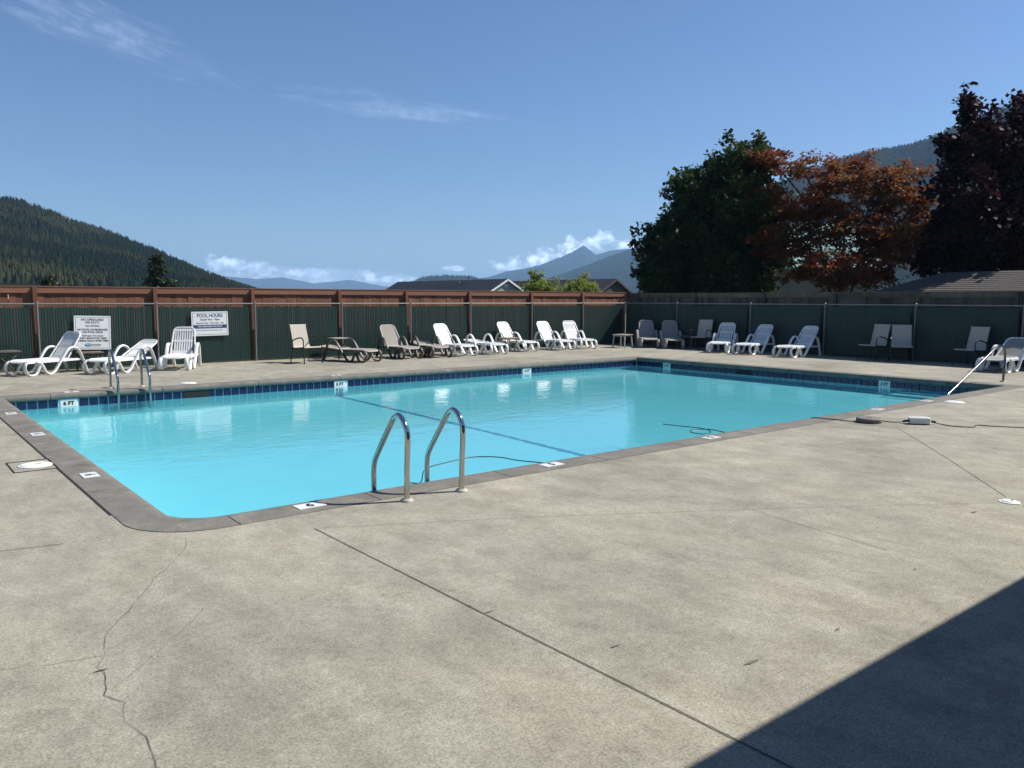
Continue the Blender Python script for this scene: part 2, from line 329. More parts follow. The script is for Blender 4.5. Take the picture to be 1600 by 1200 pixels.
# ---------------------------------------------------------------- pool: shell, coping, tiles, water
pool = empty('swimming_pool', (PL/2, PW/2, 0)); tag(pool, 'rectangular swimming pool full of turquoise water with grey concrete coping', 'pool')
def pb(m, name, mt, smooth=False):
    o = m.build(name, mt, pool, smooth); o.location = (-PL/2, -PW/2, 0); return o
inner = arc(RI, RI, RI, 270, 180) + [(0, PW), (PL, PW), (PL, 0)]       # clockwise seen from above
def depth(x): return -1.75 if x < 6.0 else -1.75+min(1, (x-6.0)/6.0)*.75
m = MB(); n_ = len(inner)
ZT = -.10
V = [(x, y, ZT) for x, y in inner]+[(x, y, depth(x)) for x, y in inner]
xs = [6.0, 12.0]
m.add(V, [(i, (i+1) % n_, n_+(i+1) % n_, n_+i) for i in range(n_) if not (i in (n_-3, n_-1))])
for y, flip in ((PW, 0), (0, 1)):
    xx = [0 if y else RI, 6.0, 12.0, PL]
    for i in range(3):
        q = [(xx[i], y, ZT), (xx[i+1], y, ZT), (xx[i+1], y, depth(xx[i+1])), (xx[i], y, depth(xx[i]))]
        m.add(q, [(0, 1, 2, 3)])
fl = [[(x, y) for x, y in arc(RI, RI, RI, 270, 180)]+[(0, PW), (6, PW), (6, 0)], [(6, 0), (6, PW), (12, PW), (12, 0)], [(12, 0), (12, PW), (PL, PW), (PL, 0)]]
for poly in fl: m.add([(x, y, depth(x)) for x, y in poly], [tuple(range(len(poly)))])
shell = pb(m, 'basin', m_plaster); shell.cycles.is_caustics_receiver = True
m = MB(); m.box((6.05, PW/2, -1.742), (.09, PW-.02, .012)); m.box((6.05, PW-.006, -.98), (.15, .012, 1.5)); m.box((6.05, .006, -.98), (.15, .012, 1.5))
o = pb(m, 'floor_line', m_line); o.cycles.is_caustics_receiver = True
for x, y in ((2.2, 2.2), (1.9, 1.2)):
    m = MB(); m.lathe((x, y, -1.749), [(.13, 0), (.13, .012), (.02, .02)], 18); o = pb(m, 'main_drain', m_line, True); o.cycles.is_caustics_receiver = True
# steps at the shallow end under the hand rail
for k in range(3):
    m = MB(); m.box((PL-.18-.36*k, .95, (-.45-.25*k-1.05)/2), (.36, 1.9, 1.05-.45-.25*k)); o = pb(m, 'pool_step', m_plaster); o.cycles.is_caustics_receiver = True
m = MB(); ZW = -.225
wp = arc(RI-.004, RI-.004, RI-.008, 270, 180)
wp = arc(RI, RI, RI-.003, 270, 180)+[(.003, PW-.003), (PL-.003, PW-.003), (PL-.003, .003)]
m.add([(x, y, ZW) for x, y in wp], [tuple(reversed(range(len(wp))))])
water = pb(m, 'water_surface', m_water, True); water.cycles.is_caustics_caster = True
for p_ in water.data.polygons: p_.use_smooth = True
# waterline tiles (each wall one row), grout backing behind them
def tile_wall(ax, fixed, length, inward, marks, skim, start=0.0):
    pitch = .155; n = int(length/pitch); off = (length-n*pitch)/2
    tm = MB().box((0, 0, 0), (.139, .012, .136) if ax == 'x' else (.012, .139, .136)).mesh('waterline_tile', m_tile)
    g = MB(); cl = length/2
    g.box((cl if ax == 'x' else fixed-inward*.004, fixed-inward*.004 if ax == 'x' else cl, -.165), (length, .008, .15) if ax == 'x' else (.008, length, .15))
    pb(g, 'grout_bed', m_grout)
    for i in range(n):
        s_ = off+(i+.5)*pitch
        if s_ < start: continue
        if any(abs(s_-q) < .12 for q, _ in marks) or any(abs(s_-q) < .16 for q in skim): continue
        p_ = (s_, fixed+inward*.003, -.166) if ax == 'x' else (fixed+inward*.003, s_, -.166)
        o = inst('waterline_tile', tm, pool, (p_[0]-PL/2, p_[1]-PW/2, p_[2]))
    return
def text_mesh(name, txt, size, mt, parent, loc, rot, align='CENTER', bold=0, depth_=.0006, sx=1):
    cu = bpy.data.curves.new(name, 'FONT'); cu.body = txt; cu.size = size; cu.align_x = align; cu.align_y = 'CENTER'; cu.offset = bold; cu.extrude = depth_
    cu.resolution_u = 3
    ob = bpy.data.objects.new('tmp', cu); C.objects.link(ob); dg = bpy.context.evaluated_depsgraph_get(); dg.update()
    me = bpy.data.meshes.new_from_object(ob.evaluated_get(dg)); bpy.data.objects.remove(ob); bpy.data.curves.remove(cu)
    me.name = name; me.materials.clear(); me.materials.append(mt)
    o = bpy.data.objects.new(name, me); link(o, parent); o.location = loc; o.rotation_euler = rot; o.scale = (sx, 1, 1); return o
far_marks = [(.97, '6 FT'), (6.05, '5 FT'), (11.2, '4 FT')]; far_skim = [3.12]
side_marks = [(8.35, '3 FT'), (2.35, '3 FT')]; side_skim = [5.9]
tile_wall('x', PW, PL, -1, far_marks, far_skim); tile_wall('y', PL, PW, -1, side_marks, side_skim)
tile_wall('x', 0, PL, 1, [], [], .5); tile_wall('y', 0, PW, 1, [], [], .5)
for s_, tx in far_marks:
    m = MB().box((s_, PW-.006, -.166), (.25, .014, .146)); o = pb(m, 'depth_marker', m_white_tile)
    text_mesh('marking', tx, .09, m_black, pool, (s_-PL/2, PW/2-.0145, -.166), (R(90), 0, 0), bold=.004)
for s_, tx in side_marks:
    m = MB().box((PL-.006, s_, -.166), (.014, .25, .146)); o = pb(m, 'depth_marker', m_white_tile)
    text_mesh('marking', tx, .09, m_black, pool, (PL/2-.0145, s_-PW/2, -.166), (R(90), 0, R(-90)), bold=.004)
for s_ in far_skim:
    m = MB(); m.box((s_, PW+.014, -.168), (.46, .05, .14)); pb(m, 'skimmer_mouth', m_mouth_shade)
for s_ in side_skim:
    m = MB(); m.box((PL+.014, s_, -.168), (.05, .46, .14)); pb(m, 'skimmer_mouth', m_mouth_shade)
# coping: bull-nosed stones between joints
def coping_run(p0, p1, nrm, cuts):
    """p0->p1 inner edge line, nrm points away from the water"""
    p0, p1, nn = Vector((*p0, 0)), Vector((*p1, 0)), Vector((*nrm, 0)); L = (p1-p0).length; d = (p1-p0)/L
    prof = [(-.0, -.095), (-.022, -.088), (-.034, -.066), (-.034, -.030), (-.024, -.006), (-.006, .006), (.06, .008), (CW, .005), (CW, -.095)]
    cuts = [0]+cuts+[L]
    for i in range(len(cuts)-1):
        a_, b_ = cuts[i]+(.005 if i else 0), cuts[i+1]-(.005 if i < len(cuts)-2 else 0)
        k = len(prof); V = [p0+d*s_+nn*q+Vector((0, 0, z)) for s_ in (a_, b_) for q, z in prof]
        F = [(j, (j+1) % k, k+(j+1) % k, k+j) for j in range(k)]+[tuple(range(k)), tuple(range(2*k-1, k-1, -1))]
        m = MB().add(V, F); pb(m, 'coping_stone', m_coping, True)
J = [1.51, 2.87, 4.12, 5.38, 6.64, 8.22, 10.08, 11.92, 13.6]
coping_run((RO-CW, 0), (PL, 0), (0, -1), [x-(RO-CW) for x in [.36]+J])
coping_run((0, PW), (0, RO-CW), (-1, 0), [1.9, 3.7, 5.3, 6.75, 8.0])
coping_run((-CW, PW), (PL+CW, PW), (0, 1), [1.0, 2.8, 4.6, 6.35, 8.2, 10.1, 12.0, 13.9])
coping_run((PL, PW), (PL, -CW), (1, 0), [1.75, 3.4, 5.2, 6.9, 8.4])
# rounded corner stone
k = 9; prof = [(0, -.095), (-.022, -.088), (-.034, -.066), (-.034, -.030), (-.024, -.006), (-.006, .006), (.06, .008), (1, .005), (1, -.095)]
V = []; n_ = 12
for i in range(n_+1):
    an = R(270-90*i/n_)
    for q, z in prof:
        ri = RI-q if q < .5 else 0
        if q < .5: x, y = RI+(RI-0+q)*math.cos(an), RI+(RI+q)*math.sin(an)
        else: x, y = -CW+RO+RO*math.cos(an), -CW+RO+RO*math.sin(an)
        V.append((x, y, z))
m = MB().add(V, [(i*9+j, i*9+(j+1) % 9, (i+1)*9+(j+1) % 9, (i+1)*9+j) for i in range(n_) for j in range(9)]+[tuple(range(9)), tuple(n_*9+8-j for j in range(9))])
pb(m, 'coping_stone', m_coping, True)
m = MB(); m.box((RI/2+.06, -.15, -.045), (RI-.12, .30, .098)); m.box((-.15, RI/2+.06, -.045), (.30, RI-.12, .098))
# white number tiles set in the coping
def mark(x, y, rz, tx):
    o = MB().box((0, 0, 0), (.225, .135, .006)).build('number_tile', m_white_tile, pool); o.location = (x-PL/2, y-PW/2, .0095); o.rotation_euler = (0, 0, rz)
    text_mesh('marking', tx, .125, m_black, o, (0, 0, .0035), (0, 0, 0), bold=.005)
for x, tx in ((.97, '6'), (3.51, '5'), (6.02, '5'), (10.0, '4'), (11.6, '3')): mark(x, -.13, 0, tx)
for y, tx in ((7.2, '6'), (4.99, '6'), (2.14, '6')): mark(-.14, y, R(-90) if y < 7 else R(-90), tx)
mark(1.05, PW+.16, R(180), '6'); mark(6.05, PW+.16, R(180), '5')

# ---------------------------------------------------------------- skimmer lids, drains on the deck
def lid(x, y, frame, label, r_=.135):
    t_ = empty('skimmer_lid', (x, y, 0)); tag(t_, label, 'lid')
    MB().lathe((0, 0, 0), [(r_+.012, 0), (r_+.012, .006), (r_, .009)], 28).build('rim', m_lid, t_, True)
    MB().lathe((0, 0, .0088), [(r_-.006, 0), (r_-.012, .006), (.01, .008)], 28).build('cover', m_lid, t_, True)
    MB().box((.02, -.01, .0165), (.05, .018, .003)).build('finger_slot', m_puck, t_)
    if frame:
        f = MB()
        for s_ in (-1, 1):
            f.box((-.03+s_*.18, 0, .003), (.010, .56, .006)); f.box((-.03, s_*.28, .003), (.37, .010, .006))
        f.build('frame_joint', m_joint, t_)
lid(-.45, 2.98, True, 'round white skimmer lid inside a square joint beside the left coping')
lid(3.12, 9.93, False, 'round white skimmer lid in the deck below the pool hours sign')
lid(11.85, -.46, False, 'round white skimmer lid in the deck beside the number 3 tile')
lid(5.46, -3.5, False, 'round white drain cover where the deck joints meet', .065)

# ---------------------------------------------------------------- ladders and hand rail
def ladder(x0, x1, y, sgn, label):
    """y = pool wall; sgn = -1 when the deck lies towards -y"""
    t_ = empty('pool_ladder', ((x0+x1)/2, y, 0)); tag(t_, label, 'ladder')
    for x in (x0, x1):
        pth = [(0, .45, -.02), (0, .455, .25), (0, .47, .46), (0, .46, .57), (0, .40, .655), (0, .33, .685), (0, .265, .655), (0, .20, .585), (0, .09, .45), (0, -.03, .30), (0, -.072, .235), (0, -.088, .16), (0, -.09, .05), (0, -.09, -.5), (0, -.09, -1.15)]
        pth = smooth_path(pth, 5)
        m = MB().tube([(x-(x0+x1)/2, sgn*q.y, q.z) for q in pth], .0235, n=14); m.build('rail', m_steel, t_, True)
        MB().lathe((x-(x0+x1)/2, sgn*.45, .0), [(.055, 0), (.055, .006), (.046, .018), (.026, .024)], 20).build('flange', m_flange, t_, True)
    for z in (-.38, -.64, -.90):
        MB().box((0, -sgn*.09, z), (x1-x0, .085, .03)).build('step', m_white, t_)
ladder(1.66, 2.20, 0, -1, 'stainless steel pool ladder with curved rails beside the near coping')
ladder(1.74, 2.27, PW, 1, 'stainless steel pool ladder at the far edge in front of the white loungers')
t_ = empty('stair_hand_rail', (16.05, .34, 0), R(1.8)); tag(t_, 'single sloping stainless hand rail over the pool steps', 'hand rail')
pth = smooth_path([(.0, 0, -.02), (.01, 0, .3), (.02, 0, .5), (-.02, 0, .63), (-.15, 0, .72), (-.33, 0, .735), (-.55, 0, .69), (-1.2, 0, .47), (-2.4, 0, .06), (-2.75, 0, -.06), (-2.86, 0, -.16), (-2.88, 0, -.35), (-2.88, 0, -.9)], 5)
MB().tube(pth, .0225, n=14).build('rail', m_rail_dull, t_, True)
MB().lathe((0, 0, 0), [(.06, 0), (.06, .006), (.05, .018), (.027, .024)], 20).build('flange', m_flange, t_, True)

# ---------------------------------------------------------------- chain-link fences with green slats
def chain_fence(org, ang, length, posts, label):
    """local x runs along the fence"""
    t_ = empty('chain_link_fence', org, ang); tag(t_, label, 'fence')
    pm = MB().lathe((0, 0, 0), [(.024, 0), (.024, 1.50), (.03, 1.505), (.03, 1.53), (.012, 1.55)], 12).mesh('post', m_galv, True)
    for x in posts: inst('post', pm, t_, (x, 0, 0))
    MB().tube([(0, 0, 1.495), (length, 0, 1.495)], .019, n=10).build('top_rail', m_galv, t_, True)
    rg = random.Random(3); sl_ = MB(); x = .06
    while x < length-.03:
        if not any(-.13 < x-q < .025 for q in posts):
            top = 1.425+rg.uniform(-.02, .012); y = .012+rg.uniform(-.003, .003); w_ = .0515+rg.uniform(-.002, .001); tl = rg.uniform(-.004, .004)
            sl_.add([(x-w_/2, y+.003, .03), (x, y-.004, .03), (x+w_/2, y+.003, .03), (x-w_/2+tl, y+.003, top), (x+tl, y-.004, top), (x+w_/2+tl, y+.003, top)], [(0, 1, 4, 3), (1, 2, 5, 4)])
        x += .0545
    tag(sl_.build('privacy_slats', m_slat, t_), kind='stuff')
    # woven wire: zig-zag strands, three-sided
    nz = 52; px = .0545; zs = np.linspace(.02, 1.49, nz+1); cols = int(length/px)
    vs = []; fs = []; base = 0; rr = .0025
    for i in range(cols):
        xz = .02+i*px+np.where(np.arange(nz+1) % 2 == 0, -.0265, .0285); yz = -.008+np.where(np.arange(nz+1) % 2 == 0, -.003, .003)
        for (ox, oy) in ((rr, 0), (-rr*.6, rr), (-rr*.6, -rr)): vs.append(np.stack([xz+ox, yz+oy, zs], 1))
        k = nz+1
        for a_, b_ in ((0, 1), (1, 2), (2, 0)):
            j = np.arange(nz); fs.append(np.stack([base+a_*k+j, base+b_*k+j, base+b_*k+j+1, base+a_*k+j+1], 1))
        base += 3*k
    me = bpy.data.meshes.new('chain_mesh'); np_mesh(me, np.concatenate(vs), np.concatenate(fs)); me.materials.append(m_wire)
    o = bpy.data.objects.new('chain_mesh', me); link(o, t_); tag(o, kind='stuff')
def np_mesh(me, v, q):
    nv, nf = len(v), len(q); k = q.shape[1]
    me.vertices.add(nv); me.vertices.foreach_set('co', np.ascontiguousarray(v, dtype=np.float32).ravel())
    me.loops.add(nf*k); me.loops.foreach_set('vertex_index', np.ascontiguousarray(q, dtype=np.int32).ravel())
    me.polygons.add(nf); me.polygons.foreach_set('loop_start', np.arange(0, nf*k, k, dtype=np.int32))
    me.update(calc_edges=True); me.validate()
chain_fence((-2.6, 14.7, 0), 0, 22.95, [1.5, 3.95, 6.47, 8.91, 11.41, 13.66, 15.88, 18.42, 20.80, 22.93], 'chain link fence with dark green slats behind the white loungers')
chain_fence((20.35, 14.68, 0), R(-90), 17.5, [2.44, 5.42, 7.97, 10.59, 13.18, 15.7], 'chain link fence with dark green slats in the tree shade')
def wood_fence(org, ang, length, posts, m_post, m_rail, m_board, H, label, name, bw=.1385):
    t_ = empty(name, org, ang); tag(t_, label, 'fence'); rg = random.Random(5)
    pm = MB().box((0, 0, (H-.01)/2), (.09, .09, H-.01)).mesh('post', m_post)
    for x in posts: inst('post', pm, t_, (x, -.02, 0))
    ends = [0]+list(posts)+[length]
    for i in range(len(ends)-1):
        a_, b_ = ends[i]+(.046 if i else 0), ends[i+1]-(.046 if i < len(ends)-2 else 0)
        if b_-a_ > .1:
            MB().box(((a_+b_)/2, 0, H-.075), (b_-a_, .036, .14)).build('top_rail', m_rail, t_)
            MB().box(((a_+b_)/2, 0, .32), (b_-a_, .038, .09)).build('bottom_rail', m_rail, t_)
    bms = [MB().box((0, 0, (H-.10+dz)/2), (bw+dw, .018, H-.10+dz)).mesh('fence_board', m_board) for dz, dw in ((0, 0), (-.012, .001), (.008, .002), (-.02, 0))]
    x = .07
    while x < length: inst('fence_board', rg.choice(bms), t_, (x, .033+rg.uniform(-.006, .006), 0)); x += .1385
    MB().box((length/2, .012, H+.006), (length, .085, .022)).build('cap_board', m_rail, t_)
wood_fence((-2.6, 15.08, 0), 0, 23.4, [1.4, 3.97, 6.54, 8.99, 11.52, 13.74, 16.1, 18.7, 21.12], m_brown, m_brown_rail, m_brown, 1.885, 'brown stained board fence behind the sunlit chain link fence', 'board_fence', .131)
wood_fence((20.72, 15.0, 0), R(-90), 18, [.6, 3.3, 6.0, 8.4, 10.8, 13.2, 15.6], m_grey, m_grey, m_grey, 1.85, 'weathered grey board fence below the big trees', 'board_fence')

# ---------------------------------------------------------------- signs
def sign(x0, x1, z0, z1, label, lines, tilt=0):
    t_ = empty('pool_sign', ((x0+x1)/2, 14.655, (z0+z1)/2), 0); t_.rotation_euler = (0, tilt, 0); tag(t_, label, 'sign')
    w, h = x1-x0, z1-z0
    MB().box((0, 0, 0), (w, .008, h)).build('panel', m_sign, t_)
    f = MB()
    for s_ in (-1, 1): f.box((0, -.0052, s_*(h/2-.035)), (w-.07, .002, .006)); f.box((s_*(w/2-.035), -.0052, 0), (.006, .002, h-.076))
    f.build('border_line', m_ink, t_)
    for tx, size, z, mt, b_, sx_ in lines: text_mesh('lettering', tx, size, mt, t_, (0, -.0056, z), (R(90), 0, 0), bold=b_, sx=sx_)
    for sx_ in (-1, 1):
        for sz_ in (-1, 1): MB().lathe((0, 0, 0), [(.008, 0), (.008, .003), (.004, .005)], 8).build('screw', m_galv, t_).matrix_local = Matrix.Translation((sx_*(w/2-.018), -.004, sz_*(h/2-.018))) @ Matrix.Rotation(R(90), 4, 'X')
    return t_
s1 = sign(2.05, 2.82, .44, 1.22, 'square white sign on the green fence listing pool rules', [
    ('NO LIFEGUARD', .068, .30, m_ink, .0016, 1), ('ON DUTY', .068, .235, m_ink, .0016, 1), ('NO DIVING', .056, .155, m_ink, .001, 1), ('NO FOOD OR BEVERAGES', .058, .07, m_ink, .0016, .92), ('ON POOL DECK', .058, .012, m_ink, .0016, 1),
    ('KIDS aged 15 & younger', .044, -.07, m_ink, .001, 1), ('MUST LEAVE POOL AREA', .056, -.128, m_ink, .0016, .95), ('DURING ADULT SWIM TIMES', .056, -.188, m_ink, .0016, .9)], R(1.5))
m = MB(); n_ = 28
m.add([(-.10+.075*math.cos(2*math.pi*i/n_)*k_, -.0056, -.285+.04*math.sin(2*math.pi*i/n_)*k_) for k_ in (1, .72) for i in range(n_)], [(i, (i+1) % n_, n_+(i+1) % n_, n_+i) for i in range(n_)])
m.add([(-.165, -.0058, -.288), (-.10, -.0058, -.268), (-.035, -.0058, -.288), (-.10, -.0058, -.306)], [(0, 1, 2, 3)])
m.build('emblem', m_teal_ink, s1)
def small_print(parent, x, z, w, h, seed):
    # lines too small to read in the photograph: rows of short word-length strokes
    rg = random.Random(seed); m = MB(); q = x-w/2
    while q < x+w/2-.01:
        k = min(rg.uniform(.012, .05)*h/.025, x+w/2-q); m.box((q+k/2, -.0056, z+rg.uniform(-.1, .1)*h*.2), (k, .001, h*.55)); q += k+h*.35
    m.build('small_print', m_ink, parent)
small_print(s1, .08, -.27, .19, .026, 1); small_print(s1, .08, -.303, .19, .026, 2)
s2 = sign(4.67, 5.58, .69, 1.30, 'white pool hours sign with a navy blue band on the fence', [
    ('POOL HOURS', .125, .20, m_navy, .002, .82), ('Open 9am - 9pm', .07, .105, m_ink, .001, 1), ('Adult Swim 9am - 10am & 6pm - 7pm', .048, .018, m_ink, .0006, .95)], R(-.6))
small_print(s2, -.03, -.165, .66, .022, 3)
MB().box((0, -.0052, -.072), (.83, .002, .088)).build('navy_band', m_navy, s2)
text_mesh('lettering', 'NO LIFEGUARD ON DUTY', .05, m_sign, s2, (0, -.0068, -.072), (R(90), 0, 0), bold=.0012)

# ---------------------------------------------------------------- loungers
SC = .95
def rounded(L, w0, w1, r_, n=5):
    """outline in x (0..L) and y, wider w0 at x=0, w1 at x=L, rounded at L"""
    pts = [(0, -w0/2)]
    for cx, cy, a0 in ((L-r_, -w1/2+r_, -90), (L-r_, w1/2-r_, 0)): pts += [(cx+r_*math.cos(R(a0+90*i/n)), cy+r_*math.sin(R(a0+90*i/n))) for i in range(n+1)]
    return pts+[(0, w0/2)]
def panel(L, w0, w1, r_, white, mt, name, parent, zf):
    out = rounded(L, w0, w1, r_); P = [(x, y, zf(x)) for x, y in out]
    m = MB().tube(P+[P[0]], .021, .017, n=8); 
    if white:
        o = m.build(name, mt, parent, True); sm = MB(); k = 8; wd = (min(w0, w1)-.05)/k
        for i in range(k):
            y = -(min(w0, w1)-.05)/2+(i+.5)*wd; e = .03 if 0 < i < k-1 else .09
            nseg = 6; xs_ = [.0+(L-e)*j/nseg for j in range(nseg+1)]
            for j in range(nseg): sm.bar((xs_[j], y, zf(xs_[j])), (xs_[j+1], y, zf(xs_[j+1])), wd-.020, .016)
        for x_ in (.05, L*.5, L-.07): sm.bar((x_, -w1/2+.02, zf(x_)-.004), (x_, w1/2-.02, zf(x_)-.004), .05, .012)
        sm.build('slats', mt, o); return o
    sm = MB(); k = 7; rows = [L*.99*j/k for j in range(k+1)]
    def wid(x): return (w0+(w1-w0)*x/L)/2-.01 if x < L-r_ else ((w1/2-r_)+math.sqrt(max(0, r_*r_-(x-L+r_)**2)))-.008
    V = []
    for x in rows:
        w_ = wid(x)
        for y, z in ((-w_, .004), (0, -.006), (w_, .004)): V.append((x, y, zf(x)+z+.008)); 
        for y, z in ((-w_, .004), (0, -.006), (w_, .004)): V.append((x, y, zf(x)+z-.004))
    F = []
    for j in range(k):
        a_ = j*6; b_ = a_+6
        F += [(a_, a_+1, b_+1, b_), (a_+1, a_+2, b_+2, b_+1), (a_+4, a_+3, b_+3, b_+4), (a_+5, a_+4, b_+4, b_+5), (a_+3, a_, b_, b_+3), (a_+2, a_+5, b_+5, b_+2)]
    F += [(0, 3, 4, 1), (1, 4, 5, 2)]; e = k*6; F += [(e, e+1, e+4, e+3), (e+1, e+2, e+5, e+4)]
    o = m.build(name, mt[0], parent, True); sm.add(V, F).build('sling', mt[1], o, True); return o
def make_lounger(kind):
    r_ = empty('sun_lounger')
    fm, pm_ = {'white': (m_white, m_white), 'brown': (m_brownframe, (m_sling, m_taupe)), 'grey': (m_tabletop, (m_tabletop, m_taupe)), 'pale': (m_white, (m_white, m_taupe))}[kind]
    wh = kind == 'white'
    for s_ in (-1, 1):
        y = .335*s_
        arm = smooth_path([(-.60, y*.92, .012), (-.53, y*.95, .20), (-.42, y, .44), (-.33, y*1.02, .555), (-.20, y*1.03, .585), (-.07, y*1.03, .52), (.08, y*1.02, .33), (.24, y*1.01, .11), (.33, y, .03), (.42, y, .02), (.49, y, .07), (.54, y, .17), (.60, y*.97, .265), (.70, y*.93, .305)], 5)
        MB().tube([q*SC for q in arm], .040, .025, n=8, side=(0, 1, 0)).build('arm_frame', fm, r_, True)
        ft = smooth_path([(.56, y*.9, .30), (.63, y*.92, .17), (.70, y*.93, .05), (.79, y*.93, .014), (.89, y*.92, .03), (.955, y*.9, .12), (.955, y*.88, .23), (.90, y*.86, .30)], 5)
        MB().tube([q*SC for q in ft], .044, .022, n=8, side=(0, 1, 0)).build('foot_loop', fm, r_, True)
        MB().bar((-.5*SC, y*.88*SC, .30*SC), (.9*SC, y*.88*SC, .30*SC), .03, .045).build('side_rail', fm, r_)
    MB().bar((-.45*SC, -.29*SC, .295*SC), (-.45*SC, .29*SC, .295*SC), .04, .03).build('cross_bar', fm, r_)
    st = panel(1.03*SC, .57*SC, .53*SC, .14, wh, pm_, 'seat', r_, lambda x: .012*math.sin(x*3)-(.04*max(0, (x-.8)/.2)**2)); st.location = (-.10*SC, 0, .325*SC)
    bk = panel(.72*SC, .58*SC, .50*SC, .11, wh, pm_, 'backrest', r_, lambda x: .02*math.sin(x*4.2)); bk.location = (-.12*SC, 0, .335*SC)
    return r_
protos = {}
def set_back(o, th):
    for c in o.children:
        if c.name.startswith('backrest'): c.rotation_euler = (0, math.pi+R(th), 0)
def lounger(kind, x, y, h, th, label, group=None):
    if kind not in protos: o = protos[kind] = make_lounger(kind)
    else: o = copy_tree(protos[kind])
    o.location = (x, y, .002); o.rotation_euler = (0, 0, R(h)); set_back(o, th); tag(o, label, 'sun lounger', group or 'loungers around the pool'); return o
lounger('white', 1.50, 13.92, 210, 54, 'white slatted lounger half raised, standing to the left of the square rules sign')
lounger('white', 2.86, 13.40, 212, 31, 'white slatted lounger with its back lowered, below the square rules sign')
lounger('white', 4.11, 13.66, 242, 64, 'white slatted lounger with upright back beside the pool hours sign')
lounger('brown', 8.19, 13.21, -70, 5, 'brown framed beige lounger lying flat next to the armchair')
lounger('brown', 9.88, 13.57, -90, 56, 'brown framed beige lounger with its back raised')
lounger('brown', 10.90, 13.49, -98, 6, 'brown framed beige lounger lying flat beside the raised white one')
lounger('white', 11.69, 13.56, -86, 56, 'raised white lounger next to the flat brown lounger')
lounger('white', 12.95, 13.62, -94, 5, 'white slatted lounger lying flat in the fence row')
lounger('white', 14.45, 14.05, -86, 56, 'raised white lounger standing behind the small taupe table')
lounger('white', 15.94, 13.87, -94, 56, 'raised white lounger second from the shaded fence corner')
lounger('white', 17.08, 13.9, -104, 56, 'raised white lounger closest to the shaded fence corner')
lounger('grey', 19.53, 12.86, 228, 58, 'shaded taupe lounger beside the corner table')
lounger('grey', 19.78, 12.0, 228, 58, 'shaded taupe lounger between its twin and the low table')
lounger('white', 19.5, 9.62, 203, 56, 'shaded white lounger facing the pool next to the beige armchair')
lounger('white', 19.57, 8.45, 185, 52, 'shaded white lounger in the middle of three by the dark fence')
lounger('white', 19.5, 6.94, 179, 52, 'shaded white lounger at the end of three by the dark fence')
lounger('pale', 19.06, 1.35, 180, 38, 'white framed taupe lounger behind the stair hand rail')
# armchairs
def make_chair():
    r_ = empty('sling_armchair')
    for s_ in (-1, 1):
        y = .27*s_
        MB().tube(smooth_path([(.29, y, .0), (.275, y, .25), (.265, y, .50), (.25, y, .60), (.19, y, .645), (.05, y, .64), (-.12, y, .60), (-.225, y, .55)], 4), .0135, .017, n=8).build('arm', m_bronze, r_, True)
        MB().tube(smooth_path([(-.31, y, .0), (-.27, y*.99, .2), (-.215, y*.97, .40), (-.26, y*.95, .62), (-.36, y*.93, .955)], 4), .0135, n=8).build('rear_leg', m_bronze, r_, True)
        MB().tube([(.265, y, .405), (-.21, y*.97, .375)], .0125, n=8).build('seat_rail', m_bronze, r_, True)
    for x, z in ((.26, .395), (-.2, .36)): MB().tube([(x, -.27, z), (x, .27, z)], .011, n=8).build('cross_bar', m_bronze, r_, True)
    prof = smooth_path([(.285, 0, .405), (.24, 0, .42), (.0, 0, .395), (-.17, 0, .39), (-.225, 0, .45), (-.28, 0, .66), (-.37, 0, .965)], 4); k = len(prof); V = []
    for q in prof:
        for dy, dz in ((-.25, 0), (.25, 0)): V += [(q.x, dy, q.z+.006), (q.x+.006, dy, q.z-.006)]
    F = []
    for i in range(k-1):
        a_, b_ = i*4, i*4+4; F += [(a_, a_+2, b_+2, b_), (a_+3, a_+1, b_+1, b_+3), (a_+1, a_, b_, b_+1), (a_+2, a_+3, b_+3, b_+2)]
    F += [(0, 1, 3, 2), ((k-1)*4, (k-1)*4+2, (k-1)*4+3, (k-1)*4+1)]
    MB().add(V, F).build('sling', m_sling, r_, True); return r_
ch0 = None
for x, y, h, lb in ((7.05, 13.22, -80, 'beige sling armchair with dark frame standing in the sun beside the flat brown lounger'), (19.78, 10.72, 195, 'beige sling armchair in the shade beside the row of three white loungers'),
                    (19.75, 4.9, 172, 'shaded sling armchair facing the pool, paired with another'), (19.72, 4.12, 208, 'shaded sling armchair turned slightly, half behind its pair'), (19.75, 2.42, 170, 'shaded sling armchair standing alone near the stair hand rail')):
    o = ch0 if ch0 is None else copy_tree(ch0)
    if o is None: o = ch0 = make_chair()
    o.location = (x, y, .001); o.rotation_euler = (0, 0, R(h)); tag(o, lb, 'armchair', 'sling armchairs on the deck')
# small tables
def table(kind, x, y, rz, w, h, label, mt):
    t_ = empty('side_table', (x, y, 0), R(rz)); tag(t_, label, 'table', 'small tables on the deck')
    MB().box((0, 0, h-.012), (w, w, .024)).build('table_top', mt, t_)
    if kind == 'legs':
        for sx_ in (-1, 1):
            for sy_ in (-1, 1): MB().bar((sx_*w*.46, sy_*w*.46, 0), (sx_*w*.40, sy_*w*.40, h-.024), .035, .028, (1, 0, 0)).build('leg', mt, t_)
        MB().box((0, 0, h-.045), (w*.86, w*.86, .04)).build('apron', mt, t_)
    elif kind == 'cross':
        for sy_ in (-1, 1):
            for sx_ in (-1, 1): MB().bar((sx_*w*.42, sy_*w*.38+sx_*.014, 0), (-sx_*w*.42, sy_*w*.38+sx_*.014, h-.024), .026, .03, (0, 1, 0)).build('leg', mt, t_)
    else:
        MB().lathe((0, 0, 0), [(.17, 0), (.17, .012), (.03, .03), (.025, h-.03)], 16).build('pedestal', m_bronze, t_, True)
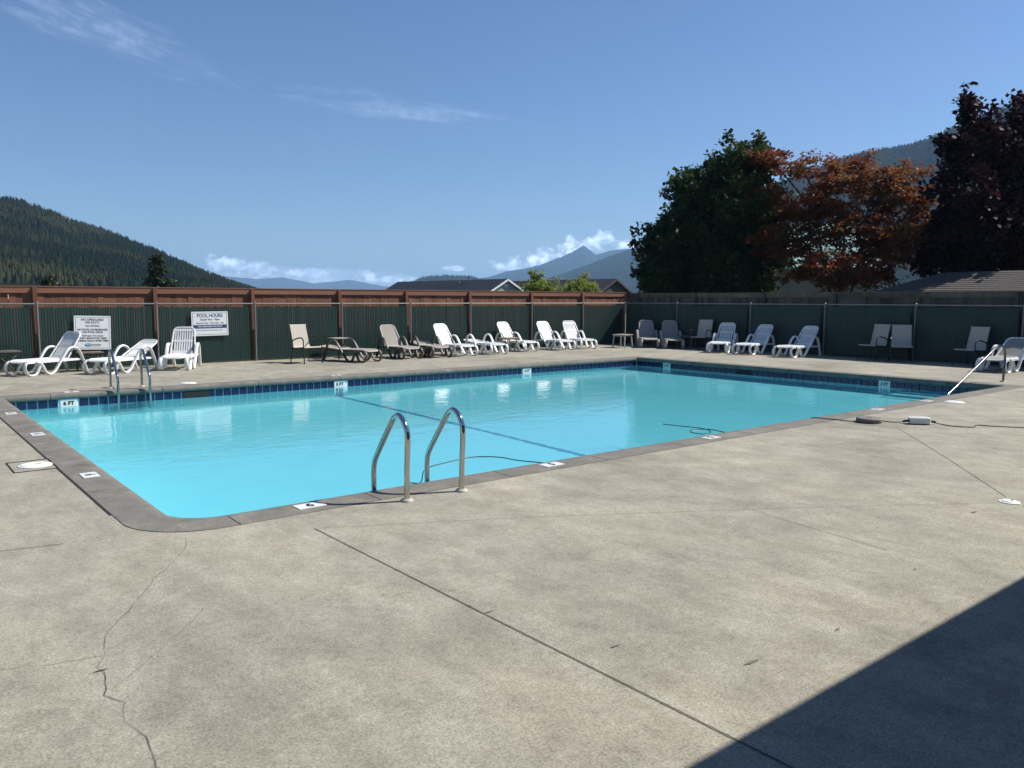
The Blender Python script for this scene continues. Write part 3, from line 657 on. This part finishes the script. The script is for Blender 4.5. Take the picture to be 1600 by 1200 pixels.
table('cross', .62, 14.2, 8, .52, .50, 'weathered slim table with crossed legs at the end of the lounger row', m_grey)
table('legs', 2.25, 14.12, 0, .50, .42, 'dark taupe side table between the two white loungers under the rules sign', m_grey)
table('pedestal', 8.5, 14.3, 0, .46, .56, 'pale topped pedestal table behind the flat brown lounger', m_tabletop)
table('legs', 13.9, 13.55, 0, .45, .45, 'small taupe table in front of a raised white lounger', m_tabletop)
table('legs', 18.45, 13.0, 10, .52, .45, 'small taupe table alone in the shaded fence corner', m_tabletop)
table('legs', 19.9, 11.36, 20, .45, .42, 'low taupe table in the shade beside the beige armchair', m_grey)

# ---------------------------------------------------------------- pool robot leftovers: float, power box, cables
t_ = empty('round_float', (8.72, -.66, 0)); tag(t_, 'flat round grey brown puck lying on the deck edge', 'float')
MB().lathe((0, 0, 0), [(.155, .0), (.165, .01), (.165, .05), (.155, .06), (.02, .062)], 26).build('disc', m_puck, t_, True)
MB().lathe((0, 0, .061), [(.03, 0), (.03, .004), (.01, .006)], 12).build('cap', m_puck, t_, True)
t_ = empty('power_box', (9.09, -1.15, 0), R(-50)); tag(t_, 'small white power supply box with black cable ends on the deck', 'power box')
m = MB(); m.prism([(-.125, -.06), (-.11, -.075), (.11, -.075), (.125, -.06), (.125, .06), (.11, .075), (-.11, .075), (-.125, .06)], .012, .085); m.build('case', m_lid, t_)
MB().box((0, 0, .0885), (.19, .10, .006)).build('top_panel', m_white, t_)
for s_ in (-1, 1): MB().tube([(s_*.125, 0, .04), (s_*.16, 0, .038), (s_*.20, 0, .03)], .016, n=8).build('cable_gland', m_cable, t_, True); MB().box((s_*.08, 0, .006), (.03, .12, .012)).build('foot', m_cable, t_)
def cable(name, pts, label, r_=.006, mt=None): 
    o = MB().tube(smooth_path(pts, 6), r_, n=6).build(name, mt or m_cable, None, True); tag(o, label, 'cable'); return o
cable('power_cable', [(8.20, .10, -.20), (8.36, .02, -.02), (8.42, -.06, .018), (8.50, -.25, .012), (8.57, -.5, .008), (8.62, -.60, .02)], 'black cable running from the pool over the coping to the round puck')
cable('power_cable', [(8.84, -.75, .02), (8.92, -.86, .008), (8.97, -.98, .02), (9.0, -1.02, .035)], 'short black cable between the round puck and the white box')
cable('power_cable', [(9.2, -1.29, .03), (9.24, -1.38, .008), (9.22, -1.55, .007), (9.34, -1.72, .007), (9.55, -1.68, .007), (9.62, -1.86, .007), (9.82, -2.14, .007), (10.15, -2.5, .007)], 'black cable trailing from the white box across the deck')
ZF = ZW+.004
cable('floating_cable', [(7.51, 1.87, ZF), (7.55, 1.61, ZF), (7.62, 1.38, ZF), (7.62, 1.16, ZF), (7.45, .95, ZF), (7.26, .93, ZF), (7.24, 1.12, ZF), (7.42, 1.24, ZF), (7.66, 1.12, ZF), (7.62, .8, ZF), (7.86, .45, ZF), (8.20, .10, -.20)], 'dark looped cable floating on the water near the coping', .007)
cable('floating_cable', [(2.42, .75, ZF), (2.51, .9, ZF), (2.62, .86, ZF), (3.0, 1.36, ZF), (3.4, 1.52, ZF), (3.81, 1.58, ZF), (4.04, 1.39, ZF), (4.1, 1.1, ZF), (4.3, .7, ZF)], 'thin dark cable floating behind the near ladder', .006)
t_ = empty('cord_bundle', (10.28, -2.52, 0)); tag(t_, 'red and white coiled cord lying on the deck', 'cord')
for k in range(7):
    cx, cy, rr = rnd.uniform(-.05, .05), rnd.uniform(-.05, .05), rnd.uniform(.10, .19); ph = rnd.uniform(0, 6)
    MB().tube([(cx+rr*math.cos(ph+q*.45)*1.2, cy+rr*math.sin(ph+q*.45)*.8, .012+.012*k+.02*math.sin(q+k)+.012) for q in range(13)], .007, n=6).build('coil', m_red if k % 2 else m_lid, t_, True)

# ---------------------------------------------------------------- clubhouse behind the viewer (casts the eave shadow on the deck)
t_ = empty('clubhouse', (6, -9, 0)); tag(t_, 'clubhouse with a wide eave along the near deck', 'building')
EZ = 2.75; EV = -4.235-.431*EZ
MB().box((0, -1.2, 1.4), (26, 4.6, 2.8)).build('wall', m_stucco, t_)
m = MB(); y0 = EV+9; m.add([(-13.6, y0, EZ), (13.6, y0, EZ), (13.6, y0, EZ-.16), (-13.6, y0, EZ-.16), (-13.6, -1.4, EZ+1.7), (13.6, -1.4, EZ+1.7), (-13.6, -5.2, EZ+.2), (13.6, -5.2, EZ+.2), (-13.6, -1.4, EZ+.05), (13.6, -1.4, EZ+.05)],
    [(0, 4, 5, 1), (4, 6, 7, 5), (0, 1, 2, 3), (3, 2, 9, 8), (8, 9, 7, 6), (0, 3, 8, 4), (1, 5, 9, 2), (4, 8, 6), (5, 7, 9)]); m.build('roof', m_shingle, t_)

# ---------------------------------------------------------------- houses beyond the fence
def house(name, apex, far, half_w, rise, mats, label, L, eave=.35, vents=()):
    """apex = ridge end above the gable that faces us, far = point the ridge runs to"""
    a_, f_ = Vector(apex), Vector(far); d = (f_-a_); d.z = 0; d.normalize(); s_ = Vector((d.y, -d.x, 0)); zt = a_.z; ze = zt-rise
    t_ = empty(name, (a_.x, a_.y, 0)); tag(t_, label, 'house')
    roof, trim, wall = mats
    def P(al, ac, z): q = d*al+s_*ac; return (q.x, q.y, z)
    w = half_w-eave
    m = MB(); m.add([P(.3, -w, 0), P(.3, w, 0), P(.3, w, ze), P(.3, 0, zt-.12), P(.3, -w, ze), P(L, -w, 0), P(L, w, 0), P(L, w, ze), P(L, 0, zt-.12), P(L, -w, ze)], [(0, 1, 2, 3, 4), (9, 8, 7, 6, 5), (0, 4, 9, 5), (1, 6, 7, 2), (0, 5, 6, 1)]); m.build('wall', wall, t_)
    rm = MB()
    for sg in (-1, 1):
        ez = zt-rise*half_w/w
        rm.add([P(-.1, 0, zt), P(L+.3, 0, zt), P(L+.3, sg*half_w, ez), P(-.1, sg*half_w, ez), P(-.1, 0, zt-.10), P(L+.3, 0, zt-.10), P(L+.3, sg*half_w, ez-.1), P(-.1, sg*half_w, ez-.1)], [(0, 1, 2, 3), (7, 6, 5, 4), (0, 3, 7, 4), (2, 1, 5, 6), (3, 2, 6, 7)])
    ro = rm.build('roof', roof, t_)
    rs = MB()
    k = int(L/.6)
    for i in range(k):
        al = .1+i*.6
        rs.bar(P(al, 0, zt+.02), P(al, -half_w, zt-rise*half_w/w+.02), .04, .035); rs.bar(P(al, 0, zt+.02), P(al, half_w, zt-rise*half_w/w+.02), .04, .035)
    tag(rs.build('roof_seams', roof, ro), kind='stuff')
    for sg in (-1, 1): MB().bar(P(-.13, 0, zt-.12), P(-.13, sg*half_w, zt-rise*half_w/w-.12), .05, .22).build('fascia', trim, t_)
    sb = MB()
    for k in range(int(rise/.16)):
        z = ze+.08+k*.16; ww = w*(zt-.15-z)/rise
        if ww > .1: sb.bar(P(.28, -ww, z), P(.28, ww, z), .03, .12)
    tag(sb.build('siding_boards', wall, t_), kind='stuff')
    MB().bar(P(.25, -.25, zt-.85), P(.25, .25, zt-.85), .04, .3).build('gable_vent', trim, t_)
    for al, ac, hh in vents:
        z = zt-rise*abs(ac)/w; MB().lathe(P(al, ac, z-.1), [(.10, 0), (.10, hh), (.16, hh+.02), (.16, hh+.14), (.05, hh+.2)], 10).build('roof_vent', m_galv, t_, True)
house('mobile_home', (61.2, 72.94, 4.2), (60.43, 98.1, 4.2), 3.5, 1.7, (m_roof_black, m_trim, m_siding), 'long low home with black metal roof and white gable trim', 25, vents=((9, -.9, .5), (7.5, -.3, .55)))
house('mobile_home', (68.1, 60.9, 4.12), (67.3, 86.0, 4.12), 3.5, 1.75, (m_roof_black, m_dark_shade_board, m_dark_shade_board), 'low home with black roof and shade-darkened board gable beside the lime bush', 22)
house('outbuilding', (38.2, 22.4, 6.0), (46.0, 16.1, 6.0), 4.0, 2.3, (m_teal, m_beige, m_beige), 'beige outbuilding with pale teal metal roof between the trees', 6.5, .5)
house('green_roofed_house', (2.6, 42.2, 3.65), (-6, 48, 3.65), 3.2, 1.75, (m_greenroof, m_trim, m_siding), 'house with dark green roof edge beyond the brown fence', 12)
# shed with a hipped shingle roof, courses of shingles
t_ = empty('shed', (25.9, 4.0, 0)); tag(t_, 'low shed with weathered grey shingle roof behind the grey fence', 'shed')
MB().box((.9, -1.5, .95), (3.0, 9.6, 1.9)).build('wall', m_dark_shade_board, t_)
rx0, rx1, ry0, ry1, rz0, rz1 = -.95, 2.75, -6.6, 3.75, 1.86, 2.56
m = MB(); xm = (rx0+rx1)/2; m.add([(rx0, ry0, rz0), (rx1, ry0, rz0), (rx1, ry1, rz0), (rx0, ry1, rz0), (xm, ry0+1.6, rz1), (xm, ry1-1.6, rz1)], [(0, 4, 5, 3), (1, 2, 5, 4), (2, 3, 5), (0, 1, 4), (0, 3, 2, 1)]); rf = m.build('roof', m_shingle, t_)
cs = MB(); n_ = 11
for i in range(n_):
    f0 = i/n_; f1 = (i+1.12)/n_
    def q(f, zo): x = rx0+(xm-rx0)*f; ya = ry0+1.6*f; yb = ry1-1.6*f; z = rz0+(rz1-rz0)*f+zo; return (x, ya, z), (x, yb, z)
    (a1, b1), (a2, b2) = q(f0, .028), q(min(1, f1), .012); cs.add([a1, b1, b2, a2], [(0, 1, 2, 3)]); (a3, b3) = q(f0, .004); cs.add([a3, b3, b1, a1], [(0, 1, 2, 3)])
tag(cs.build('shingle_courses', m_shingle, rf), kind='stuff')
MB().bar((-.9, -4.2, 1.95), (-.2, -4.75, 2.25), .03, .03).build('white_pole', m_trim, t_)

# ---------------------------------------------------------------- trees
def leaf_mesh(name, centers, normals_up, size, mt, jitter=.5, rg=None):
    """one quad per leaf, folded along the midrib into two triangles"""
    n = len(centers); rg = rg or np.random.default_rng(1)
    d = rg.normal(size=(n, 3)); d[:, 2] = d[:, 2]*.6-.15; d /= np.linalg.norm(d, axis=1)[:, None]
    u = rg.normal(size=(n, 3)); u[:, 2] += normals_up; u -= d*(u*d).sum(1)[:, None]; u /= np.linalg.norm(u, axis=1)[:, None]
    sd = np.cross(d, u); L = size*rg.uniform(.6, 1.3, n)[:, None]; w = L*.42
    v = np.stack([centers, centers+d*L*.5+sd*w+u*L*.08, centers+d*L, centers+d*L*.5-sd*w+u*L*.08], 1).reshape(-1, 3)
    q = np.arange(4*n).reshape(n, 4); me = bpy.data.meshes.new(name); np_mesh(me, v, q); me.materials.append(mt); return me
def tree(name, base, blobs, n_clump, per, clump_r, leaf, mt, label, seed, flat=1.0, stems=1, shell=.55, trunk_r=.16, group=None, up=1.0, sprigs=0):
    rg = np.random.default_rng(seed); t_ = empty(name, base); tag(t_, label, 'tree', group); B = np.array(blobs, float)
    base = np.array(base); vol = B[:, 3]**2*B[:, 4]; pr = vol**.75; pr /= pr.sum()
    ids = rg.choice(len(B), n_clump, p=pr); dirs = rg.normal(size=(n_clump, 3)); dirs /= np.linalg.norm(dirs, axis=1)[:, None]
    rad = (shell+(1-shell)*rg.random(n_clump))*rg.uniform(.82, 1.10, n_clump)
    rad = np.where(rg.random(n_clump) < .3, rg.random(n_clump)**.5*.8, rad)
    cc = B[ids, :3]+dirs*rad[:, None]*np.stack([B[ids, 3], B[ids, 3], B[ids, 4]], 1)
    cc = cc[cc[:, 2] > .9]
    if sprigs:   # shoots that stick out of the outline
        k = rg.choice(len(cc), sprigs); top = cc[k]; out = top-np.array([B[:, 0].mean(), B[:, 1].mean(), B[:, 2].mean()-1.0]); out /= np.linalg.norm(out, axis=1)[:, None]
        cc = np.concatenate([cc]+[top+out*s_ for s_ in (.25, .5)])
    nC = len(cc); off = rg.normal(size=(nC, per, 3)); off /= np.linalg.norm(off, axis=2)[..., None]; off *= (rg.random((nC, per, 1))**.5)*clump_r*rg.uniform(.6, 1.25, (nC, 1, 1)); off[..., 2] *= flat
    pts = (cc[:, None, :]+off).reshape(-1, 3)-base
    me = leaf_mesh('crown', pts, up, leaf, mt, rg=rg); o = bpy.data.objects.new('crown', me); link(o, t_)
    # trunk, limbs towards blobs, twigs to a share of the clumps
    m = MB(); heads = []
    for s_ in range(stems):
        an = 2*math.pi*s_/max(1, stems)+.6; r0 = trunk_r*(1 if stems == 1 else .7)
        top = np.array([B[:, 0].mean(), B[:, 1].mean(), B[:, 2].mean()])-base
        ex = np.array([math.cos(an), math.sin(an), 0])*(0 if stems == 1 else .9)
        pth = [np.array([ex[0]*.15, ex[1]*.15, -.05]), top*.3+ex*.35, top*.62+ex*.8+np.array([0, 0, .1]), top*.95+ex*1.1]
        sp = smooth_path(pth, 4); n = 8; V = []; k = len(sp)
        for i, p_ in enumerate(sp): MBr = r0*(1-.72*i/(k-1)); V.append((p_, MBr))
        for i in range(k-1): m.tube([V[i][0], V[i+1][0]], (V[i][1]+V[i+1][1])/2, n=7, cap=False)
        heads += [np.array(p_) for p_ in sp[3:]]
    H = np.array([list(h) for h in heads])
    m.build('trunk', m_bark, t_, True); m2 = MB()
    for b_ in B:
        c0 = b_[:3]-base; hd = H[np.argmin(np.linalg.norm(H-(c0-[0, 0, b_[4]*.9]), axis=1))]; mid = (hd+c0)/2+rg.normal(size=3)*.15
        P_ = smooth_path([hd, mid, c0], 4)
        for i in range(len(P_)-1): m2.tube([P_[i], P_[i+1]], trunk_r*.42*(1-.6*i/len(P_)), n=6, cap=False)
    C0 = np.array([list(b_[:3]-base) for b_ in B])
    for q_ in cc[rg.choice(len(cc), min(len(cc), 170), replace=False)]-base:
        c0 = C0[np.argmin(np.linalg.norm(C0-q_, axis=1))]; md = (q_+c0)/2+rg.normal(size=3)*.12
        m2.tube([c0, md, q_], .016, n=4, cap=False)
    m2.build('limbs', m_bark, t_, True); return t_
tree('broadleaf_tree', (25.8, 14.75, 0), [(26.20,14.76,5.27,2.38,2.5),(24.24,15.44,3.40,1.87,1.9),(27.34,14.25,3.46,1.88,2.15),(26.93,14.42,6.95,1.40,1.25),(25.31,15.55,5.79,1.19,1.32),(27.51,14.08,7.85,.55,.62),(23.35,15.5,2.50,1.0,1.1),(25.21,14.56,2.3,2.34,1.4),(28.29,13.73,5.0,.8,1.6),(24.6,15.8,4.9,.8,.7)],
     1050, 34, .36, .185, m_leaf_green, 'tall dense dark green broadleaf tree behind the grey fence corner', 11, sprigs=70, up=.8)
tree('japanese_maple', (27.9, 10.4, 0), [(26.94,11.79,6.72,1.5,.45),(28.45,10.49,6.2,2.2,.65),(29.9,9.15,5.5,1.7,.85),(27.7,11.6,5.2,2.1,.6),(28.50,10.16,4.3,2.4,.8),(26.3,12.0,3.9,1.5,.8),(29.8,9.0,3.7,2.0,.8),(27.35,10.24,2.8,2.4,.8),(26.5,12.9,7.2,.95,.4),(30.1,9.1,6.5,1.1,.32),(28.2,10.8,6.85,.9,.28),(26.3,12.7,5.6,1.0,.6),(30.6,8.5,4.5,1.2,.7)],
     860, 46, .42, .125, m_leaf_red, 'red and orange leaved maple with layered branches and several stems', 23, flat=.42, stems=4, trunk_r=.13, sprigs=50, up=2.2)
tree('copper_maple', (30.2, 5.3, 0), [(29.10,6.19,6.9,1.30,1.30),(29.0,6.43,8.0,.5,.75),(30.69,5.51,6.61,1.6,2.0),(27.93,6.24,5.0,1.25,1.7),(29.44,5.53,3.9,2.4,1.9),(32.11,4.92,6.01,2.5,2.8),(27.63,6.76,7.0,.38,.42),(27.6,6.37,3.3,1.1,1.2),(33.08,3.9,4.17,2.8,2.4),(31.0,5.6,8.3,.6,.7)],
     1150, 34, .38, .185, m_leaf_purple, 'tall dark purple leaved maple above the shingle shed', 31, sprigs=80, up=.8)
tree('shade_tree', (29.2, -2.6, 0), [(28.6,-2.4,5.2,2.3,2.0),(27.2,-1.6,4.2,1.5,1.3),(30.2,-3.2,6.2,2.0,1.7)], 520, 30, .42, .2, m_leaf_purple, 'dark leaved tree shading the deck beyond the shed', 41)
tree('lime_bush', (28.9, 27.7, 0), [(28.0,28.4,2.0,1.0,.85),(29.7,27.0,2.0,1.15,.85),(27.9,28.5,2.95,.28,.55)], 260, 34, .24, .11, m_leaf_lime, 'bright lime green bush rising above the brown fence', 51, trunk_r=.06, sprigs=14)
def conifer(name, base, h, r_, label, seed, rows=15):
    rg = np.random.default_rng(seed); t_ = empty(name, base); tag(t_, label, 'tree'); P_ = []; m = MB()
    m.tube([(0, 0, 0), (0, 0, h*.5), (0, 0, h*.97)], .12, n=6)
    for i in range(rows):
        z = h*(.12+.86*i/rows); R_ = r_*(1-(i/rows)**1.2)*rg.uniform(.75, 1.2)+.1
        for k in range(7):
            an = rg.uniform(0, 6.28); RR = R_*rg.uniform(.6, 1.15); m.tube([(0, 0, z), (math.cos(an)*RR, math.sin(an)*RR, z-.12*RR)], .02, n=4)
            for q in range(46): f = rg.random()**.7; P_.append((math.cos(an)*RR*f+rg.normal()*.12, math.sin(an)*RR*f+rg.normal()*.12, z-.12*RR*f+rg.normal()*.11))
    m.build('trunk', m_bark, t_); o = bpy.data.objects.new('crown', leaf_mesh('crown', np.array(P_), .6, .24, m_leaf_con, rg=rg)); link(o, t_)
conifer('conifer_tree', (15.6, 57.8, 0), 5.0, 1.9, 'dark conifer poking up behind the brown fence', 61)
conifer('conifer_tree', (9.2, 63.0, 0), 3.3, 1.6, 'small dark conifer top just above the brown fence', 62, 10)

# ---------------------------------------------------------------- hills and mountains (survey of ridge heights by bearing)
CX, CY = -1.65, -5.9
def terrain(name, ridge, dist, front, back, mt, seed, rough, ncol=260, nrow=26, kind='structure'):
    A = np.array(ridge); az_ = np.linspace(A[:, 0].min(), A[:, 0].max(), ncol); o_ = np.argsort(A[:, 0]); hr = np.interp(az_, A[o_, 0], A[o_, 1])
    rg = np.random.default_rng(seed)
    def fbm(x, y):
        s_ = 0
        for k in range(6): ph = rg.uniform(0, 6.28, 4); f = 2.1**k; s_ = s_+np.sin(x*f*1.7+ph[0]+1.3*np.sin(y*f+ph[1]))*np.sin(y*f*1.3+ph[2]+.9*np.sin(x*f*.8+ph[3]))/1.75**k
        return s_
    rr = np.concatenate([np.linspace(dist-front, dist, nrow), np.linspace(dist, dist+back, 8)[1:]])
    frac = np.concatenate([np.linspace(0, 1, nrow)**.85, np.linspace(1, .35, 8)[1:]])
    AZ, RR = np.meshgrid(np.radians(az_), rr); HH = frac[:, None]*hr[None, :]
    rug = fbm(AZ*dist/(dist*.06), RR/(dist*.06)); env = np.sin(np.clip(frac, 0, 1)*math.pi)[:, None]
    HH = HH*(1+rough*rug*env)+rough*.12*hr[None, :]*fbm(AZ*55, RR*0+3)*np.clip(frac, 0, 1)[:, None]
    v = np.stack([CX+RR*np.cos(AZ), CY+RR*np.sin(AZ), HH-.2], -1).reshape(-1, 3); nr = len(rr)
    i, j = np.meshgrid(np.arange(nr-1), np.arange(ncol-1), indexing='ij'); a_ = (i*ncol+j).ravel()
    q = np.stack([a_, a_+1, a_+ncol+1, a_+ncol], 1); me = bpy.data.meshes.new(name); np_mesh(me, v, q); me.materials.append(mt); me.shade_smooth()
    o = bpy.data.objects.new(name, me); link(o); tag(o, kind=kind); return v.reshape(nr, ncol, 3)
hill_r = [(97, 98.5), (90.78, 91.8), (86.93, 81.5), (83.28, 72.6), (81.33, 66.6), (79.32, 56.1), (76.48, 45.3), (74.27, 33.7), (71.97, 20.1), (69.98, 10.3), (67.95, 1.9)]
hv = terrain('hill', hill_r, 700, 330, 180, m_hill, 3, .10)
rg = np.random.default_rng(9); cone_v = []; cone_q = []
nr_, nc_ = hv.shape[:2]
def cone_forest(n, hmin, hmax, rows, seed, hv, cols=(0, 1)):
    rg = np.random.default_rng(seed); fi = rg.uniform(rows[0], rows[1], n); fj = rg.uniform(cols[0], cols[1], n)*(hv.shape[1]-1.01)
    i0 = fi.astype(int); j0 = fj.astype(int); di = (fi-i0)[:, None]; dj = (fj-j0)[:, None]
    p = hv[i0, j0]*(1-di)*(1-dj)+hv[i0+1, j0]*di*(1-dj)+hv[i0, j0+1]*(1-di)*dj+hv[i0+1, j0+1]*di*dj
    h = rg.uniform(hmin, hmax, n); r_ = h*rg.uniform(.14, .24, n); rnd_ = rg.random(n) < .15
    ph = rg.uniform(0, 6.28, n); K = 5; V = []; Q = []
    lev = [(0.05, 1.0), (.5, .6), (.8, .28), (1.0, .02)]; lev2 = [(0.05, 1.0), (.45, 1.3), (.8, .8), (.97, .1)]
    vs = np.zeros((n, 4, K, 3))
    for l in range(4):
        zz = np.where(rnd_, lev2[l][0]*.75, lev[l][0])*h; ra = np.where(rnd_, lev2[l][1]*1.25, lev[l][1])*r_
        for k in range(K):
            a_ = ph+k*2*math.pi/K+l*.5; jr = ra*rg.uniform(.7, 1.3, n)
            vs[:, l, k, 0] = p[:, 0]+np.cos(a_)*jr; vs[:, l, k, 1] = p[:, 1]+np.sin(a_)*jr; vs[:, l, k, 2] = p[:, 2]-1+zz+rg.uniform(-.03, .03, n)*h
    b = (np.arange(n)*4*K)[:, None]; qs = []
    for l in range(3):
        for k in range(K): qs.append(b+np.array([[l*K+k, l*K+(k+1) % K, (l+1)*K+(k+1) % K, (l+1)*K+k]]))
    return vs.reshape(-1, 3), np.concatenate(qs)
v, q = cone_forest(26000, 3.2, 7.5, (2, 27.5), 4, hv)
me = bpy.data.meshes.new('forest'); np_mesh(me, v, q); me.materials.append(m_forest); o = bpy.data.objects.new('forest', me); link(o); tag(o, 'dense conifer forest covering the left hillside', 'forest', kind='stuff')
terrain('far_range', [(80, 120), (76.61, 124.1), (72.78, 158.6), (70.77, 214.8), (68.74, 188.2), (67.07, 208.6), (64.95, 150.3), (62.57, 189.6), (60.15, 129.7), (57.92, 112.4), (52.94, 102.3), (46.57, 85.4)], 8000, 1500, 800, m_mount, 5, .10)
kv = terrain('knoll', [(60.6, 6), (59.04, 28), (58.14, 50), (57.37, 64), (55.66, 69), (54.08, 66), (52.71, 48), (51.12, 18)], 2500, 500, 300, m_hill, 6, .06)
v, q = cone_forest(4500, 8, 15, (8, 27), 5, kv)
me = bpy.data.meshes.new('knoll_forest'); np_mesh(me, v, q); me.materials.append(m_forest); o = bpy.data.objects.new('knoll_forest', me); link(o); tag(o, 'conifer wood on the small knoll beyond the black roofs', 'forest', kind='stuff')
terrain('peak_range', [(58.37, 25.4), (55.66, 94.2), (53.62, 137.4), (51.58, 184.8), (49.76, 214.9), (48.04, 270.0), (47.05, 309.3), (46.07, 359.2), (45.25, 309.3), (43.91, 325.9), (42.58, 335.6), (40.83, 371.6), (37.8, 401.1), (33.59, 362.0)], 5400, 1700, 800, m_mount, 7, .17, 320)
mv = terrain('mountain', [(41.5, 28.2), (39.54, 108.2), (36.99, 133.7), (33.71, 169.1), (29.78, 204.3), (28.08, 214.7), (26.04, 217.8), (24.26, 226.1), (22.56, 244.3), (20.59, 259.2), (19.3, 262.5), (16.26, 272.9), (12.06, 273.8), (0, 260.6)], 1300, 620, 300, m_mount, 8, .05, 320)
terrain('mountain_shoulder', [(51.6, 8), (50.4, 45), (49.3, 68.2), (47.49, 99), (45.69, 131.8), (44.8, 152), (43.91, 169), (42.14, 196.2), (39.54, 247.7), (36.99, 306), (33.71, 350), (30, 355)], 3000, 1000, 400, m_mount, 12, .09, 300)
v, q = cone_forest(30000, 3.5, 8, (6, 27.5), 6, mv, (.40, .93))
me = bpy.data.meshes.new('mountain_forest'); np_mesh(me, v, q); me.materials.append(m_forest); o = bpy.data.objects.new('mountain_forest', me); link(o); tag(o, 'conifer forest covering the steep mountain behind the red maple', 'forest', kind='stuff')
# the air between: even haze over the whole valley
hz = bpy.data.materials.new('valley_haze'); hz.use_nodes = True; hn = hz.node_tree; hn.nodes.remove(hn.nodes['Principled BSDF'])
pv = hn.nodes.new('ShaderNodeVolumePrincipled'); pv.inputs['Color'].default_value = (.40, .66, 1, 1); pv.inputs['Density'].default_value = .00014; pv.inputs['Anisotropy'].default_value = .2
hn.links.new(pv.outputs[0], hn.nodes['Material Output'].inputs['Volume'])
m = MB(); m.box((0, 0, 191), (19600, 19600, 386)); o = m.build('haze', hz); tag(o, kind='stuff')
